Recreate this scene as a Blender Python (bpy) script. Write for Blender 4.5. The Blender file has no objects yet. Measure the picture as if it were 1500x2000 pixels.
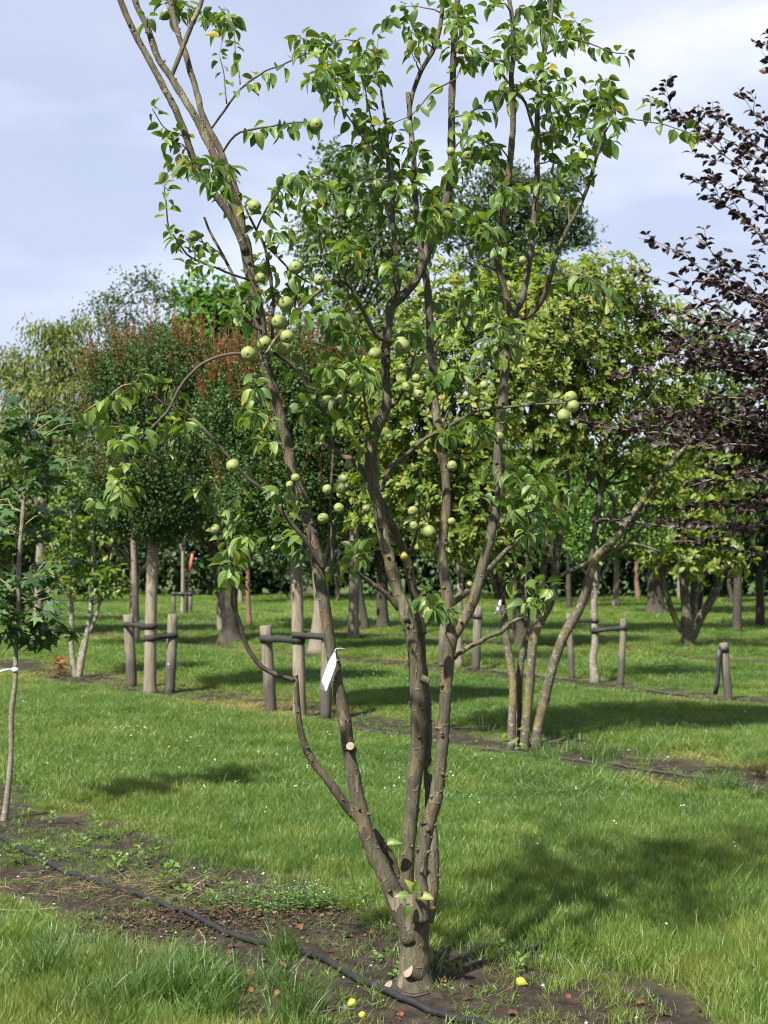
import bpy, math, random
import numpy as np
from mathutils import Matrix, Vector, Quaternion

RNG = np.random.default_rng(7)
random.seed(7)
scene = bpy.context.scene
COL = scene.collection

# ------------------------------------------------------------------ camera
FPX, CAM_H, HORIZON = 2778.0, 1.5, 1100.0          # focal length in photo pixels (1500x2000), eye height, horizon row
PITCH = math.atan((HORIZON - 1000.0) / FPX)
cam = bpy.data.cameras.new('camera')
cam.sensor_fit = 'VERTICAL'; cam.sensor_height = 36.0; cam.lens = FPX / 2000.0 * 36.0
cam.clip_start = 0.1; cam.clip_end = 3000.0
cam.dof.use_dof = True; cam.dof.focus_distance = 5.1; cam.dof.aperture_fstop = 6.5
camo = bpy.data.objects.new('camera', cam); COL.objects.link(camo)
camo.location = (0, 0, CAM_H); camo.rotation_euler = (math.pi / 2 + PITCH, 0, 0)
scene.camera = camo

# ------------------------------------------------------------------ light
SUN_EL, SUN_DIR = math.radians(50), np.array([-0.57, -0.82])   # where the sun stands: behind the camera, to its left
world = bpy.data.worlds.new('World'); scene.world = world; world.use_nodes = True
wn, wl = world.node_tree.nodes, world.node_tree.links
wn.clear()
def N(tree, typ, **kw):
    n = tree.nodes.new(typ)
    for k, v in kw.items(): setattr(n, k, v)
    return n
wt = world.node_tree
sky = N(wt, 'ShaderNodeTexSky'); sky.sky_type = 'NISHITA'; sky.sun_disc = False
sky.sun_elevation = SUN_EL; sky.sun_rotation = math.atan2(SUN_DIR[0], SUN_DIR[1])
sky.air_density = 1.0; sky.dust_density = 2.2; sky.ozone_density = 2.0
SKY_STRENGTH = 0.066
sk = N(wt, 'ShaderNodeVectorMath', operation='SCALE'); sk.inputs['Scale'].default_value = SKY_STRENGTH
wl.new(sky.outputs[0], sk.inputs[0])
tc = N(wt, 'ShaderNodeTexCoord'); mp = N(wt, 'ShaderNodeMapping'); mp.inputs['Scale'].default_value = (1.0, 1.0, 2.6)
mp.inputs['Location'].default_value = (3.1, 0.4, 1.7)
wl.new(tc.outputs['Generated'], mp.inputs[0])
n1 = N(wt, 'ShaderNodeTexNoise'); n1.inputs['Scale'].default_value = 2.2; n1.inputs['Detail'].default_value = 7; n1.inputs['Roughness'].default_value = 0.55
wl.new(mp.outputs[0], n1.inputs[0])
r1 = N(wt, 'ShaderNodeValToRGB'); r1.color_ramp.elements[0].position = 0.30; r1.color_ramp.elements[1].position = 0.72
r1.color_ramp.elements[0].color = (0.55, 0.55, 0.55, 1); r1.color_ramp.elements[1].color = (0.97, 0.97, 0.97, 1)
wl.new(n1.outputs[0], r1.inputs[0])
n2 = N(wt, 'ShaderNodeTexNoise'); n2.inputs['Scale'].default_value = 3.4; n2.inputs['Detail'].default_value = 5
mp2 = N(wt, 'ShaderNodeMapping'); mp2.inputs['Scale'].default_value = (1, 1, 3.2); mp2.inputs['Location'].default_value = (0.6, 2.2, 0.3)
wl.new(tc.outputs['Generated'], mp2.inputs[0]); wl.new(mp2.outputs[0], n2.inputs[0])
r2 = N(wt, 'ShaderNodeValToRGB'); r2.color_ramp.elements[0].position = 0.40; r2.color_ramp.elements[1].position = 0.64
r2.color_ramp.elements[0].color = (0.222, 0.244, 0.312, 1); r2.color_ramp.elements[1].color = (0.350, 0.362, 0.425, 1)
wl.new(n2.outputs[0], r2.inputs[0])
mx = N(wt, 'ShaderNodeMix', data_type='RGBA')
wl.new(r1.outputs[0], mx.inputs[0]); wl.new(sk.outputs[0], mx.inputs[6]); wl.new(r2.outputs[0], mx.inputs[7])
bg = N(wt, 'ShaderNodeBackground'); bg.inputs['Strength'].default_value = 1.0
wo = N(wt, 'ShaderNodeOutputWorld')
wl.new(mx.outputs[2], bg.inputs[0]); wl.new(bg.outputs[0], wo.inputs[0])

sun = bpy.data.lights.new('sun', 'SUN'); sun.energy = 4.4; sun.angle = math.radians(1.2); sun.color = (1.0, 0.95, 0.86)
suno = bpy.data.objects.new('sun', sun); COL.objects.link(suno)
_sd = np.array([SUN_DIR[0], SUN_DIR[1], 0.0]); _sd /= np.linalg.norm(_sd); _sd *= math.cos(SUN_EL); _sd[2] = math.sin(SUN_EL)
suno.rotation_euler = Vector(_sd).to_track_quat('Z', 'Y').to_euler(); suno.location = (-6, -9, 14)

vs = scene.view_settings
vs.view_transform = 'Standard'; vs.look = 'None'; vs.exposure = 1.6; vs.gamma = 1.0; vs.use_curve_mapping = False
scene.cycles.use_denoising = True; scene.cycles.filter_width = 1.15
scene.cycles.max_bounces = 8; scene.cycles.transparent_max_bounces = 4

# ------------------------------------------------------------------ geometry helpers
SP, CP = math.sin(PITCH), math.cos(PITCH)
def pt(px, py, Y):
    """point on the sight line through photo pixel (px, py) at ground distance Y"""
    a, b = (px - 750.0) / FPX, (1000.0 - py) / FPX
    t = Y / (CP - b * SP)
    return np.array([a * t, Y, CAM_H + t * (SP + b * CP)])
def ground(px, py):
    a, b = (px - 750.0) / FPX, (1000.0 - py) / FPX
    t = -CAM_H / (SP + b * CP)
    return np.array([a * t, t * (CP - b * SP), 0.0])
def proj(P):
    P = np.asarray(P, float); d = P - np.array([0, 0, CAM_H])
    f = d[..., 1] * CP + d[..., 2] * SP; u = -d[..., 1] * SP + d[..., 2] * CP
    return 750 + FPX * d[..., 0] / f, 1000 - FPX * u / f
def unit(v):
    v = np.asarray(v, float); return v / (np.linalg.norm(v, axis=-1, keepdims=True) + 1e-12)

def mk_mesh(name, V, faces, mat=None, smooth=True, attrs=None):
    """faces: (n,3) or (n,4) int array, or a list of such arrays"""
    if not isinstance(faces, list): faces = [faces]
    faces = [np.asarray(f, np.int32) for f in faces if len(f)]
    me = bpy.data.meshes.new(name)
    V = np.asarray(V, np.float32)
    me.vertices.add(len(V)); me.vertices.foreach_set('co', V.ravel())
    loops = np.concatenate([f.ravel() for f in faces]); tot = np.concatenate([np.full(len(f), f.shape[1], np.int32) for f in faces])
    start = np.concatenate([[0], np.cumsum(tot)[:-1]]).astype(np.int32)
    me.loops.add(len(loops)); me.loops.foreach_set('vertex_index', loops)
    me.polygons.add(len(tot)); me.polygons.foreach_set('loop_start', start); me.polygons.foreach_set('loop_total', tot)
    me.polygons.foreach_set('use_smooth', np.full(len(tot), smooth))
    if attrs:
        for k, v in attrs.items():
            a = me.attributes.new(k, 'FLOAT', 'POINT'); a.data.foreach_set('value', np.asarray(v, np.float32))
    me.update(calc_edges=True)
    if mat: me.materials.append(mat)
    return me
def obj(name, me, parent=None, **props):
    o = bpy.data.objects.new(name, me); COL.objects.link(o)
    if parent is not None:
        o.parent = parent
        if me is not None: o.matrix_parent_inverse = parent.matrix_basis.inverted()
    for k, v in props.items(): o[k] = v
    return o
def empty(name, loc, label, category, group=None):
    o = bpy.data.objects.new(name, None); COL.objects.link(o); o.location = loc; o.empty_display_size = 0.1
    o['label'] = label; o['category'] = category
    if group: o['group'] = group
    return o
def tag(o, label, category, group=None):
    o['label'] = label; o['category'] = category
    if group: o['group'] = group
    return o

class MB:
    """collects pieces of one mesh"""
    def __init__(s): s.V, s.T, s.Q, s.A, s.E, s.n = [], [], [], [], [], 0
    def add(s, V, T=None, Q=None, a=0.0, e=1.0):
        V = np.asarray(V, float).reshape(-1, 3)
        if T is not None and len(T): s.T.append(np.asarray(T, int).reshape(-1, 3) + s.n)
        if Q is not None and len(Q): s.Q.append(np.asarray(Q, int).reshape(-1, 4) + s.n)
        s.V.append(V); s.A.append(np.full(len(V), a) if np.isscalar(a) else np.asarray(a)); s.E.append(np.full(len(V), e) if np.isscalar(e) else np.asarray(e)); s.n += len(V)
    def mesh(s, name, mat, smooth=True):
        f = []
        if s.T: f.append(np.concatenate(s.T))
        if s.Q: f.append(np.concatenate(s.Q))
        return mk_mesh(name, np.concatenate(s.V), f, mat, smooth, {'rnd': np.concatenate(s.A), 'edge': np.concatenate(s.E)})

def catmull(P, step):
    P = np.asarray(P, float)
    if len(P) < 3:
        n = max(2, int(np.linalg.norm(P[-1][:3] - P[0][:3]) / step) + 1)
        t = np.linspace(0, 1, n)[:, None]; return P[0] * (1 - t) + P[-1] * t
    E = np.vstack([2 * P[0] - P[1], P, 2 * P[-1] - P[-2]]); out = []
    for i in range(1, len(E) - 2):
        a, b, c, d = E[i - 1], E[i], E[i + 1], E[i + 2]
        n = max(1, int(np.linalg.norm(c[:3] - b[:3]) / step))
        for t in np.arange(n) / n:
            out.append(0.5 * (2 * b + (c - a) * t + (2 * a - 5 * b + 4 * c - d) * t * t + (3 * b - a - 3 * c + d) * t ** 3))
    out.append(P[-1]); return np.array(out)
def frames(P):
    T = np.gradient(P, axis=0); T = unit(T); U = np.zeros_like(T)
    u = np.cross(T[0], [0.3, 1, 0.2]); u = unit(u); U[0] = u
    for i in range(1, len(T)):
        u = U[i - 1] - T[i] * np.dot(U[i - 1], T[i]); U[i] = unit(u)
    return T, U, np.cross(T, U)
def tube(mb, P, R, sides=8, cap=True, lump=0.0, a=0.0):
    P = np.asarray(P, float); R = np.asarray(R, float); n = len(P)
    if n < 2: return
    T, U, W = frames(P)
    ang = np.arange(sides) * 2 * math.pi / sides
    rr = R[:, None] * np.ones(sides)
    if lump > 0:
        ph = RNG.uniform(0, 6.28, 6); s = np.linspace(0, 1, n)[:, None] * n
        w = np.sin(s * 0.55 + ph[0] + 2 * np.sin(ang + ph[1])) + np.sin(s * 1.1 + ph[2] + np.sin(2 * ang + ph[3])) * 0.7 + RNG.normal(0, 0.35, (n, sides))
        rr = rr * (1 + lump * w)
    V = P[:, None, :] + rr[..., None] * (np.cos(ang)[None, :, None] * U[:, None, :] + np.sin(ang)[None, :, None] * W[:, None, :])
    V = V.reshape(-1, 3)
    i = np.arange(n - 1)[:, None] * sides; j = np.arange(sides)[None, :]; j2 = (j + 1) % sides
    Q = np.stack([i + j, i + j2, i + sides + j2, i + sides + j], -1).reshape(-1, 4)
    Tt = []
    if cap:
        V = np.vstack([V, P[-1] + T[-1] * R[-1] * 0.35, P[0] - T[0] * R[0] * 0.2]); k = n * sides
        b = (n - 1) * sides
        Tt = [(b + q, b + (q + 1) % sides, k) for q in range(sides)] + [((q + 1) % sides, q, k + 1) for q in range(sides)]
    mb.add(V, Tt, Q, a)

# ------------------------------------------------------------------ leaf templates (axis +Y, upper side +Z, unit length)
def leaf_template(rows, fold=0.25, curl=0.25, width=0.55, petiole=0.12, wave=0.0, peak=0.45):
    V, Tt, Q = [], [], []
    V.append((0, 0, 0))
    ts = np.linspace(0, 1, rows + 2)[1:-1]
    def zc(t): return -curl * t * t
    for k, t in enumerate(ts):
        w = width * 0.5 * (math.sin(math.pi * t ** (math.log(0.5) / math.log(peak))) ** 0.75)
        y = petiole + (1 - petiole) * t; z = zc(t)
        ww = wave * math.sin(k * 2.2)
        V += [(-w, y, z + fold * w * 1.2 + ww), (0, y, z), (w, y, z + fold * w * 1.2 - ww)]
    V.append((0, 1.0, zc(1.0))); tip = len(V) - 1
    if petiole > 0: V.append((0.012, 0.0, 0.0)); V.append((0.0, petiole, 0.0))
    Tt += [(0, 2, 1), (0, 3, 2)]
    if petiole > 0:
        pb = len(V) - 1
        Tt = [(pb, 2, 1), (pb, 3, 2), (0, pb - 1, pb)]
    for k in range(rows - 1):
        b = 1 + 3 * k
        Tt += [(b, b + 1, b + 4), (b, b + 4, b + 3), (b + 1, b + 2, b + 5), (b + 1, b + 5, b + 4)]
    b = 1 + 3 * (rows - 1)
    Tt += [(b, b + 1, tip), (b + 1, b + 2, tip)]
    return np.array(V, float), np.array(Tt, int)
def kite(width=0.5, fold=0.15):
    return np.array([(0, 0, 0), (-width / 2, 0.5, fold), (width / 2, 0.5, fold), (0, 1, -0.05)], float), np.array([(0, 3, 1), (0, 2, 3)], int)
def diamond(width=0.5, fold=0.12):
    V = [(0, 0, 0), (-width / 2, 0.45, fold), (0, 0.5, 0), (width / 2, 0.45, fold), (0, 1, -0.08)]
    return np.array(V, float), np.array([(0, 2, 1), (0, 3, 2), (1, 2, 4), (2, 3, 4)], int)
def star_template():
    V = [(0, 0, 0), (0, 0.3, 0)]; Tt = []
    ang = [-125, -65, 0, 65, 125]; ln = [0.42, 0.62, 0.72, 0.62, 0.42]
    ring = []
    for i, (a, l) in enumerate(zip(ang, ln)):
        a = math.radians(a)
        ring.append((math.sin(a) * l, 0.3 + math.cos(a) * l, -0.16 * l))
        if i < 4:
            m = math.radians((ang[i] + ang[i + 1]) / 2); ring.append((math.sin(m) * 0.31, 0.3 + math.cos(m) * 0.31, 0.02))
    ring = [(-0.05, 0.2, 0)] + ring + [(0.05, 0.2, 0)]
    V += ring
    for i in range(len(ring) - 1): Tt.append((1, 2 + i + 1, 2 + i))
    V += [(0.012, 0, 0)]; Tt.append((0, len(V) - 1, 1))
    return np.array(V, float), np.array(Tt, int)
def leaf_edge(V0): return np.clip(np.abs(V0[:, 0]) * 4, 0, 1)
def place_leaves(mb, tmpl, pos, axis, nrm, L, rnd):
    V0, T0 = tmpl; n = len(pos)
    if n == 0: return
    Yv = unit(axis); Zv = unit(nrm - Yv * np.sum(nrm * Yv, 1, keepdims=True)); Xv = np.cross(Yv, Zv)
    L = np.asarray(L)[:, None, None]
    V = pos[:, None, :] + L * (V0[None, :, 0:1] * Xv[:, None, :] + V0[None, :, 1:2] * Yv[:, None, :] + V0[None, :, 2:3] * Zv[:, None, :])
    Tt = T0[None] + (np.arange(n) * len(V0))[:, None, None]
    mb.add(V.reshape(-1, 3), Tt.reshape(-1, 3), None, np.repeat(rnd, len(V0)), np.tile(leaf_edge(V0), n))
def leaf_matrix(pos, axis, nrm, L):
    y = unit(axis); z = unit(nrm - y * np.dot(nrm, y)); x = np.cross(y, z)
    return Matrix(((x[0] * L, y[0] * L, z[0] * L, pos[0]), (x[1] * L, y[1] * L, z[1] * L, pos[1]), (x[2] * L, y[2] * L, z[2] * L, pos[2]), (0, 0, 0, 1)))

# ------------------------------------------------------------------ value noise for layout
_G = np.random.default_rng(3).random((256, 256))
def vnoise(x, y, f):
    x = np.asarray(x) * f; y = np.asarray(y) * f
    xi, yi = np.floor(x).astype(int), np.floor(y).astype(int); fx, fy = x - xi, y - yi
    fx = fx * fx * (3 - 2 * fx); fy = fy * fy * (3 - 2 * fy)
    g = lambda a, b: _G[a % 256, b % 256]
    return (g(xi, yi) * (1 - fx) + g(xi + 1, yi) * fx) * (1 - fy) + (g(xi, yi + 1) * (1 - fx) + g(xi + 1, yi + 1) * fx) * fy
def sstep(a, b, x):
    t = np.clip((x - a) / (b - a), 0, 1); return t * t * (3 - 2 * t)

# ------------------------------------------------------------------ materials
def mat_new(name):
    m = bpy.data.materials.new(name); m.use_nodes = True; t = m.node_tree
    for n in list(t.nodes): t.nodes.remove(n)
    return m, t
def ramp(t, stops, interp='LINEAR'):
    r = N(t, 'ShaderNodeValToRGB'); cr = r.color_ramp; cr.interpolation = interp
    while len(cr.elements) < len(stops): cr.elements.new(0.5)
    for e, (p, c) in zip(cr.elements, stops):
        e.position = p; e.color = (*c, 1)
    return r
def noise(t, scale, detail=4, rough=0.55, vec=None, dist=0.0):
    n = N(t, 'ShaderNodeTexNoise'); n.inputs['Scale'].default_value = scale; n.inputs['Detail'].default_value = detail
    n.inputs['Roughness'].default_value = rough; n.inputs['Distortion'].default_value = dist
    if vec is not None: t.links.new(vec, n.inputs['Vector'])
    return n
def out(t, sh):
    o = N(t, 'ShaderNodeOutputMaterial'); t.links.new(sh, o.inputs['Surface'])
def mixc(t, fac, a, b, mode='MIX'):
    m = N(t, 'ShaderNodeMix', data_type='RGBA'); m.blend_type = mode
    for s, v in ((m.inputs[0], fac), (m.inputs[6], a), (m.inputs[7], b)):
        if hasattr(v, 'links'): t.links.new(v, s)
        elif isinstance(v, (int, float)): s.default_value = v
        else: s.default_value = (*v, 1)
    return m.outputs[2]
def rnd_value(t, instancer=None):
    a = N(t, 'ShaderNodeAttribute'); a.attribute_name = instancer or 'rnd'
    if instancer: a.attribute_type = 'INSTANCER'; return a.outputs['Fac']
    oi = N(t, 'ShaderNodeObjectInfo')
    s = N(t, 'ShaderNodeMath', operation='ADD'); t.links.new(a.outputs['Fac'], s.inputs[0]); t.links.new(oi.outputs['Random'], s.inputs[1])
    f = N(t, 'ShaderNodeMath', operation='FRACT'); t.links.new(s.outputs[0], f.inputs[0]); return f.outputs[0]
def leaf_mat(name, stops, rough=0.45, trans=0.35, under=1.35, tcol=(1.5, 1.5, 0.5), spec=0.5, instancer=None, scale=60, rib=0.0):
    m, t = mat_new(name)
    r = ramp(t, stops); t.links.new(rnd_value(t, instancer), r.inputs[0])
    g = N(t, 'ShaderNodeNewGeometry'); tcn = N(t, 'ShaderNodeTexCoord')
    nz = noise(t, scale, 3, 0.6, g.outputs['Position'])
    v = N(t, 'ShaderNodeMapRange'); v.inputs[3].default_value = 0.78; v.inputs[4].default_value = 1.22; t.links.new(nz.outputs[0], v.inputs[0])
    sc = N(t, 'ShaderNodeVectorMath', operation='SCALE'); t.links.new(r.outputs[0], sc.inputs[0]); t.links.new(v.outputs[0], sc.inputs['Scale'])
    if rib:
        ea = N(t, 'ShaderNodeAttribute'); ea.attribute_name = 'edge'; er = ramp(t, [(0.03, (1 + rib,) * 3), (0.10, (1, 1, 1))]); er.color_ramp.elements[0].color = (1, 1, 1, 1); er.color_ramp.elements[1].color = (0, 0, 0, 1); t.links.new(ea.outputs['Fac'], er.inputs[0])
        sm = N(t, 'ShaderNodeMath', operation='MULTIPLY_ADD'); t.links.new(er.outputs[0], sm.inputs[0]); sm.inputs[1].default_value = rib; sm.inputs[2].default_value = 1.0
        s2 = N(t, 'ShaderNodeVectorMath', operation='SCALE'); t.links.new(sc.outputs[0], s2.inputs[0]); t.links.new(sm.outputs[0], s2.inputs['Scale']); sc = s2
    un = N(t, 'ShaderNodeVectorMath', operation='MULTIPLY'); t.links.new(sc.outputs[0], un.inputs[0]); un.inputs[1].default_value = (under * 1.05, under, under * 1.25)
    c = mixc(t, g.outputs['Backfacing'], sc.outputs[0], un.outputs[0])
    p = N(t, 'ShaderNodeBsdfPrincipled'); t.links.new(c, p.inputs['Base Color']); p.inputs['Roughness'].default_value = rough
    p.inputs['Specular IOR Level'].default_value = spec
    tr = N(t, 'ShaderNodeBsdfTranslucent'); tm = N(t, 'ShaderNodeVectorMath', operation='MULTIPLY'); t.links.new(sc.outputs[0], tm.inputs[0]); tm.inputs[1].default_value = tcol
    t.links.new(tm.outputs[0], tr.inputs['Color'])
    ms = N(t, 'ShaderNodeMixShader'); ms.inputs[0].default_value = trans
    t.links.new(p.outputs[0], ms.inputs[1]); t.links.new(tr.outputs[0], ms.inputs[2]); out(t, ms.outputs[0]); return m
def simple_mat(name, c1, c2, scale=8, rough=0.8, bump=0.3, stretch=(1, 1, 1), spec=0.3, detail=6, bdist=0.01):
    m, t = mat_new(name); tcn = N(t, 'ShaderNodeTexCoord'); mpn = N(t, 'ShaderNodeMapping'); mpn.inputs['Scale'].default_value = stretch
    t.links.new(tcn.outputs['Object'], mpn.inputs[0]); nz = noise(t, scale, detail, 0.6, mpn.outputs[0])
    r = ramp(t, [(0.3, c1), (0.7, c2)]); t.links.new(nz.outputs[0], r.inputs[0])
    p = N(t, 'ShaderNodeBsdfPrincipled'); t.links.new(r.outputs[0], p.inputs['Base Color']); p.inputs['Roughness'].default_value = rough
    p.inputs['Specular IOR Level'].default_value = spec
    if bump:
        b = N(t, 'ShaderNodeBump'); b.inputs['Strength'].default_value = bump; b.inputs['Distance'].default_value = bdist
        t.links.new(nz.outputs[0], b.inputs['Height']); t.links.new(b.outputs[0], p.inputs['Normal'])
    out(t, p.outputs[0]); return m

def bark_mottled(name, base, patch, pale, green, pscale=16):
    """smooth flaking bark: plates with pale rims, olive film"""
    m, t = mat_new(name); g = N(t, 'ShaderNodeNewGeometry'); mpn = N(t, 'ShaderNodeMapping'); mpn.inputs['Scale'].default_value = (1, 1, 0.42)
    t.links.new(g.outputs['Position'], mpn.inputs[0])
    wz = noise(t, 9, 3, 0.6, mpn.outputs[0]); wa = N(t, 'ShaderNodeVectorMath', operation='MULTIPLY_ADD')
    t.links.new(wz.outputs['Color'], wa.inputs[0]); wa.inputs[1].default_value = (0.12, 0.12, 0.12); t.links.new(mpn.outputs[0], wa.inputs[2])
    vo = N(t, 'ShaderNodeTexVoronoi'); vo.inputs['Scale'].default_value = pscale; t.links.new(wa.outputs[0], vo.inputs['Vector'])
    ve = N(t, 'ShaderNodeTexVoronoi'); ve.feature = 'DISTANCE_TO_EDGE'; ve.inputs['Scale'].default_value = pscale; t.links.new(wa.outputs[0], ve.inputs['Vector'])
    sx = N(t, 'ShaderNodeSeparateColor'); t.links.new(vo.outputs['Color'], sx.inputs[0])
    r = ramp(t, [(0.0, base), (0.45, [b * 1.12 for b in base]), (0.62, patch), (0.85, green), (1.0, pale)]); t.links.new(sx.outputs[0], r.inputs[0])
    big = noise(t, 5, 4, 0.6, g.outputs['Position']); rb = ramp(t, [(0.4, (0, 0, 0)), (0.65, (1, 1, 1))]); t.links.new(big.outputs[0], rb.inputs[0])
    c = mixc(t, 0.2, r.outputs[0], base); rf = N(t, 'ShaderNodeMath', operation='MULTIPLY'); t.links.new(rb.outputs[0], rf.inputs[0]); rf.inputs[1].default_value = 0.6; c2 = mixc(t, rf.outputs[0], c, green)
    re = ramp(t, [(0.0, (1, 1, 1)), (0.035, (0, 0, 0))]); t.links.new(ve.outputs[0], re.inputs[0])
    f = N(t, 'ShaderNodeMath', operation='MULTIPLY'); t.links.new(re.outputs[0], f.inputs[0]); f.inputs[1].default_value = 0.6
    c3 = mixc(t, f.outputs[0], c2, pale)
    mps = N(t, 'ShaderNodeMapping'); mps.inputs['Scale'].default_value = (1, 1, 0.22); t.links.new(g.outputs['Position'], mps.inputs[0]); fine = noise(t, 75, 6, 0.7, mps.outputs[0]); mr = N(t, 'ShaderNodeMapRange'); mr.inputs[1].default_value = 0.3; mr.inputs[2].default_value = 0.7; mr.inputs[3].default_value = 0.5; mr.inputs[4].default_value = 1.5
    t.links.new(fine.outputs[0], mr.inputs[0]); sc = N(t, 'ShaderNodeVectorMath', operation='SCALE'); t.links.new(c3, sc.inputs[0]); t.links.new(mr.outputs[0], sc.inputs['Scale'])
    p = N(t, 'ShaderNodeBsdfPrincipled'); t.links.new(sc.outputs[0], p.inputs['Base Color']); p.inputs['Roughness'].default_value = 0.75; p.inputs['Specular IOR Level'].default_value = 0.25
    ad = N(t, 'ShaderNodeMath', operation='MULTIPLY_ADD'); t.links.new(re.outputs[0], ad.inputs[0]); ad.inputs[1].default_value = 0.8; t.links.new(fine.outputs[0], ad.inputs[2])
    b = N(t, 'ShaderNodeBump'); b.inputs['Strength'].default_value = 0.8; b.inputs['Distance'].default_value = 0.005
    t.links.new(ad.outputs[0], b.inputs['Height']); t.links.new(b.outputs[0], p.inputs['Normal']); out(t, p.outputs[0]); return m
def bark_lichen(name, base, spot, spot2):
    m, t = mat_new(name); g = N(t, 'ShaderNodeNewGeometry')
    a = noise(t, 38, 5, 0.7, g.outputs['Position']); r = ramp(t, [(0.3, [b * 0.6 for b in base]), (0.7, [b * 1.5 for b in base])]); t.links.new(a.outputs[0], r.inputs[0])
    s = noise(t, 24, 6, 0.75, g.outputs['Position']); rs = ramp(t, [(0.54, (0, 0, 0)), (0.60, (1, 1, 1))]); t.links.new(s.outputs[0], rs.inputs[0])
    s2 = noise(t, 3.5, 5, 0.75, g.outputs['Position']); rs2 = ramp(t, [(0.5, (0, 0, 0)), (0.62, (1, 1, 1))]); t.links.new(s2.outputs[0], rs2.inputs[0])
    c = mixc(t, rs.outputs[0], r.outputs[0], spot); f = N(t, 'ShaderNodeMath', operation='MULTIPLY'); t.links.new(rs2.outputs[0], f.inputs[0]); t.links.new(a.outputs[0], f.inputs[1])
    c = mixc(t, f.outputs[0], c, spot2)
    p = N(t, 'ShaderNodeBsdfPrincipled'); t.links.new(c, p.inputs['Base Color']); p.inputs['Roughness'].default_value = 0.9; p.inputs['Specular IOR Level'].default_value = 0.2
    b = N(t, 'ShaderNodeBump'); b.inputs['Strength'].default_value = 0.8; b.inputs['Distance'].default_value = 0.01
    t.links.new(a.outputs[0], b.inputs['Height']); t.links.new(b.outputs[0], p.inputs['Normal']); out(t, p.outputs[0]); return m
def wood_post(name, top, low):
    """weathered round timber, soil-stained towards its foot"""
    m, t = mat_new(name); tcn = N(t, 'ShaderNodeTexCoord'); mpn = N(t, 'ShaderNodeMapping'); mpn.inputs['Scale'].default_value = (9, 9, 0.8)
    t.links.new(tcn.outputs['Object'], mpn.inputs[0]); a = noise(t, 6, 6, 0.65, mpn.outputs[0])
    r = ramp(t, [(0.34, [c * 0.42 for c in top]), (0.47, top), (0.66, [min(1, c * 1.4) for c in top])]); t.links.new(a.outputs[0], r.inputs[0])
    sp = N(t, 'ShaderNodeSeparateXYZ'); t.links.new(tcn.outputs['Object'], sp.inputs[0]); b2 = noise(t, 5, 4, 0.6, tcn.outputs['Object'])
    ad = N(t, 'ShaderNodeMath', operation='MULTIPLY_ADD'); t.links.new(b2.outputs[0], ad.inputs[0]); ad.inputs[1].default_value = 0.35; t.links.new(sp.outputs[2], ad.inputs[2])
    rz = ramp(t, [(0.38, (1, 1, 1)), (0.66, (0, 0, 0))]); t.links.new(ad.outputs[0], rz.inputs[0])
    f = N(t, 'ShaderNodeMath', operation='MULTIPLY'); t.links.new(rz.outputs[0], f.inputs[0]); f.inputs[1].default_value = 0.8
    c = mixc(t, f.outputs[0], r.outputs[0], low)
    p = N(t, 'ShaderNodeBsdfPrincipled'); t.links.new(c, p.inputs['Base Color']); p.inputs['Roughness'].default_value = 0.85; p.inputs['Specular IOR Level'].default_value = 0.2
    b = N(t, 'ShaderNodeBump'); b.inputs['Strength'].default_value = 0.6; b.inputs['Distance'].default_value = 0.006
    t.links.new(a.outputs[0], b.inputs['Height']); t.links.new(b.outputs[0], p.inputs['Normal']); out(t, p.outputs[0]); return m

M = {}
M['quince_bark'] = bark_mottled('quince_bark', (0.052, 0.044, 0.032), (0.100, 0.065, 0.035), (0.170, 0.142, 0.10), (0.076, 0.073, 0.040), 24)
M['twig_bark'] = simple_mat('twig_bark', (0.040, 0.029, 0.025), (0.085, 0.064, 0.052), 30, 0.75, 0.3)
M['young_twig'] = simple_mat('young_twig', (0.10, 0.10, 0.05), (0.19, 0.17, 0.10), 30, 0.7, 0.2)
M['quince_leaf'] = leaf_mat('quince_leaf', [(0.0, (0.038, 0.082, 0.019)), (0.35, (0.060, 0.116, 0.024)), (0.7, (0.090, 0.152, 0.030)), (0.93, (0.130, 0.185, 0.036)), (0.985, (0.14, 0.175, 0.03)), (1.0, (0.24, 0.20, 0.03))], 0.46, 0.36, 1.35, (1.5, 1.4, 0.5), 0.4, rib=0.7)
M['quince_leaf_young'] = leaf_mat('quince_leaf_young', [(0.0, (0.066, 0.120, 0.026)), (0.5, (0.095, 0.158, 0.033)), (0.85, (0.14, 0.20, 0.042)), (1.0, (0.20, 0.23, 0.04))], 0.46, 0.36, 1.2, (1.4, 1.4, 0.55), 0.4, rib=0.6)
M['cut_wood'] = simple_mat('cut_wood', (0.15, 0.115, 0.085), (0.26, 0.205, 0.155), 40, 0.8, 0.1)
M['fruit'] = simple_mat('fruit', (0.130, 0.160, 0.045), (0.195, 0.222, 0.072), 55, 0.62, 0.12, spec=0.35, bdist=0.002)
M['fruit_yellow'] = simple_mat('fruit_yellow', (0.27, 0.24, 0.028), (0.36, 0.32, 0.05), 40, 0.5, 0.1)
M['calyx'] = simple_mat('calyx', (0.05, 0.04, 0.02), (0.12, 0.09, 0.04), 60, 0.8, 0.2)
M['magnolia_leaf'] = leaf_mat('magnolia_leaf', [(0.0, (0.060, 0.110, 0.018)), (0.3, (0.098, 0.160, 0.023)), (0.65, (0.145, 0.205, 0.030)), (0.92, (0.205, 0.245, 0.048)), (0.98, (0.27, 0.25, 0.06)), (1.0, (0.34, 0.20, 0.07))], 0.48, 0.45, 1.15, (1.3, 1.35, 0.5), 0.35, scale=14)
M['lichen_bark'] = bark_lichen('lichen_bark', (0.070, 0.062, 0.046), (0.19, 0.19, 0.14), (0.18, 0.15, 0.05))
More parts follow.
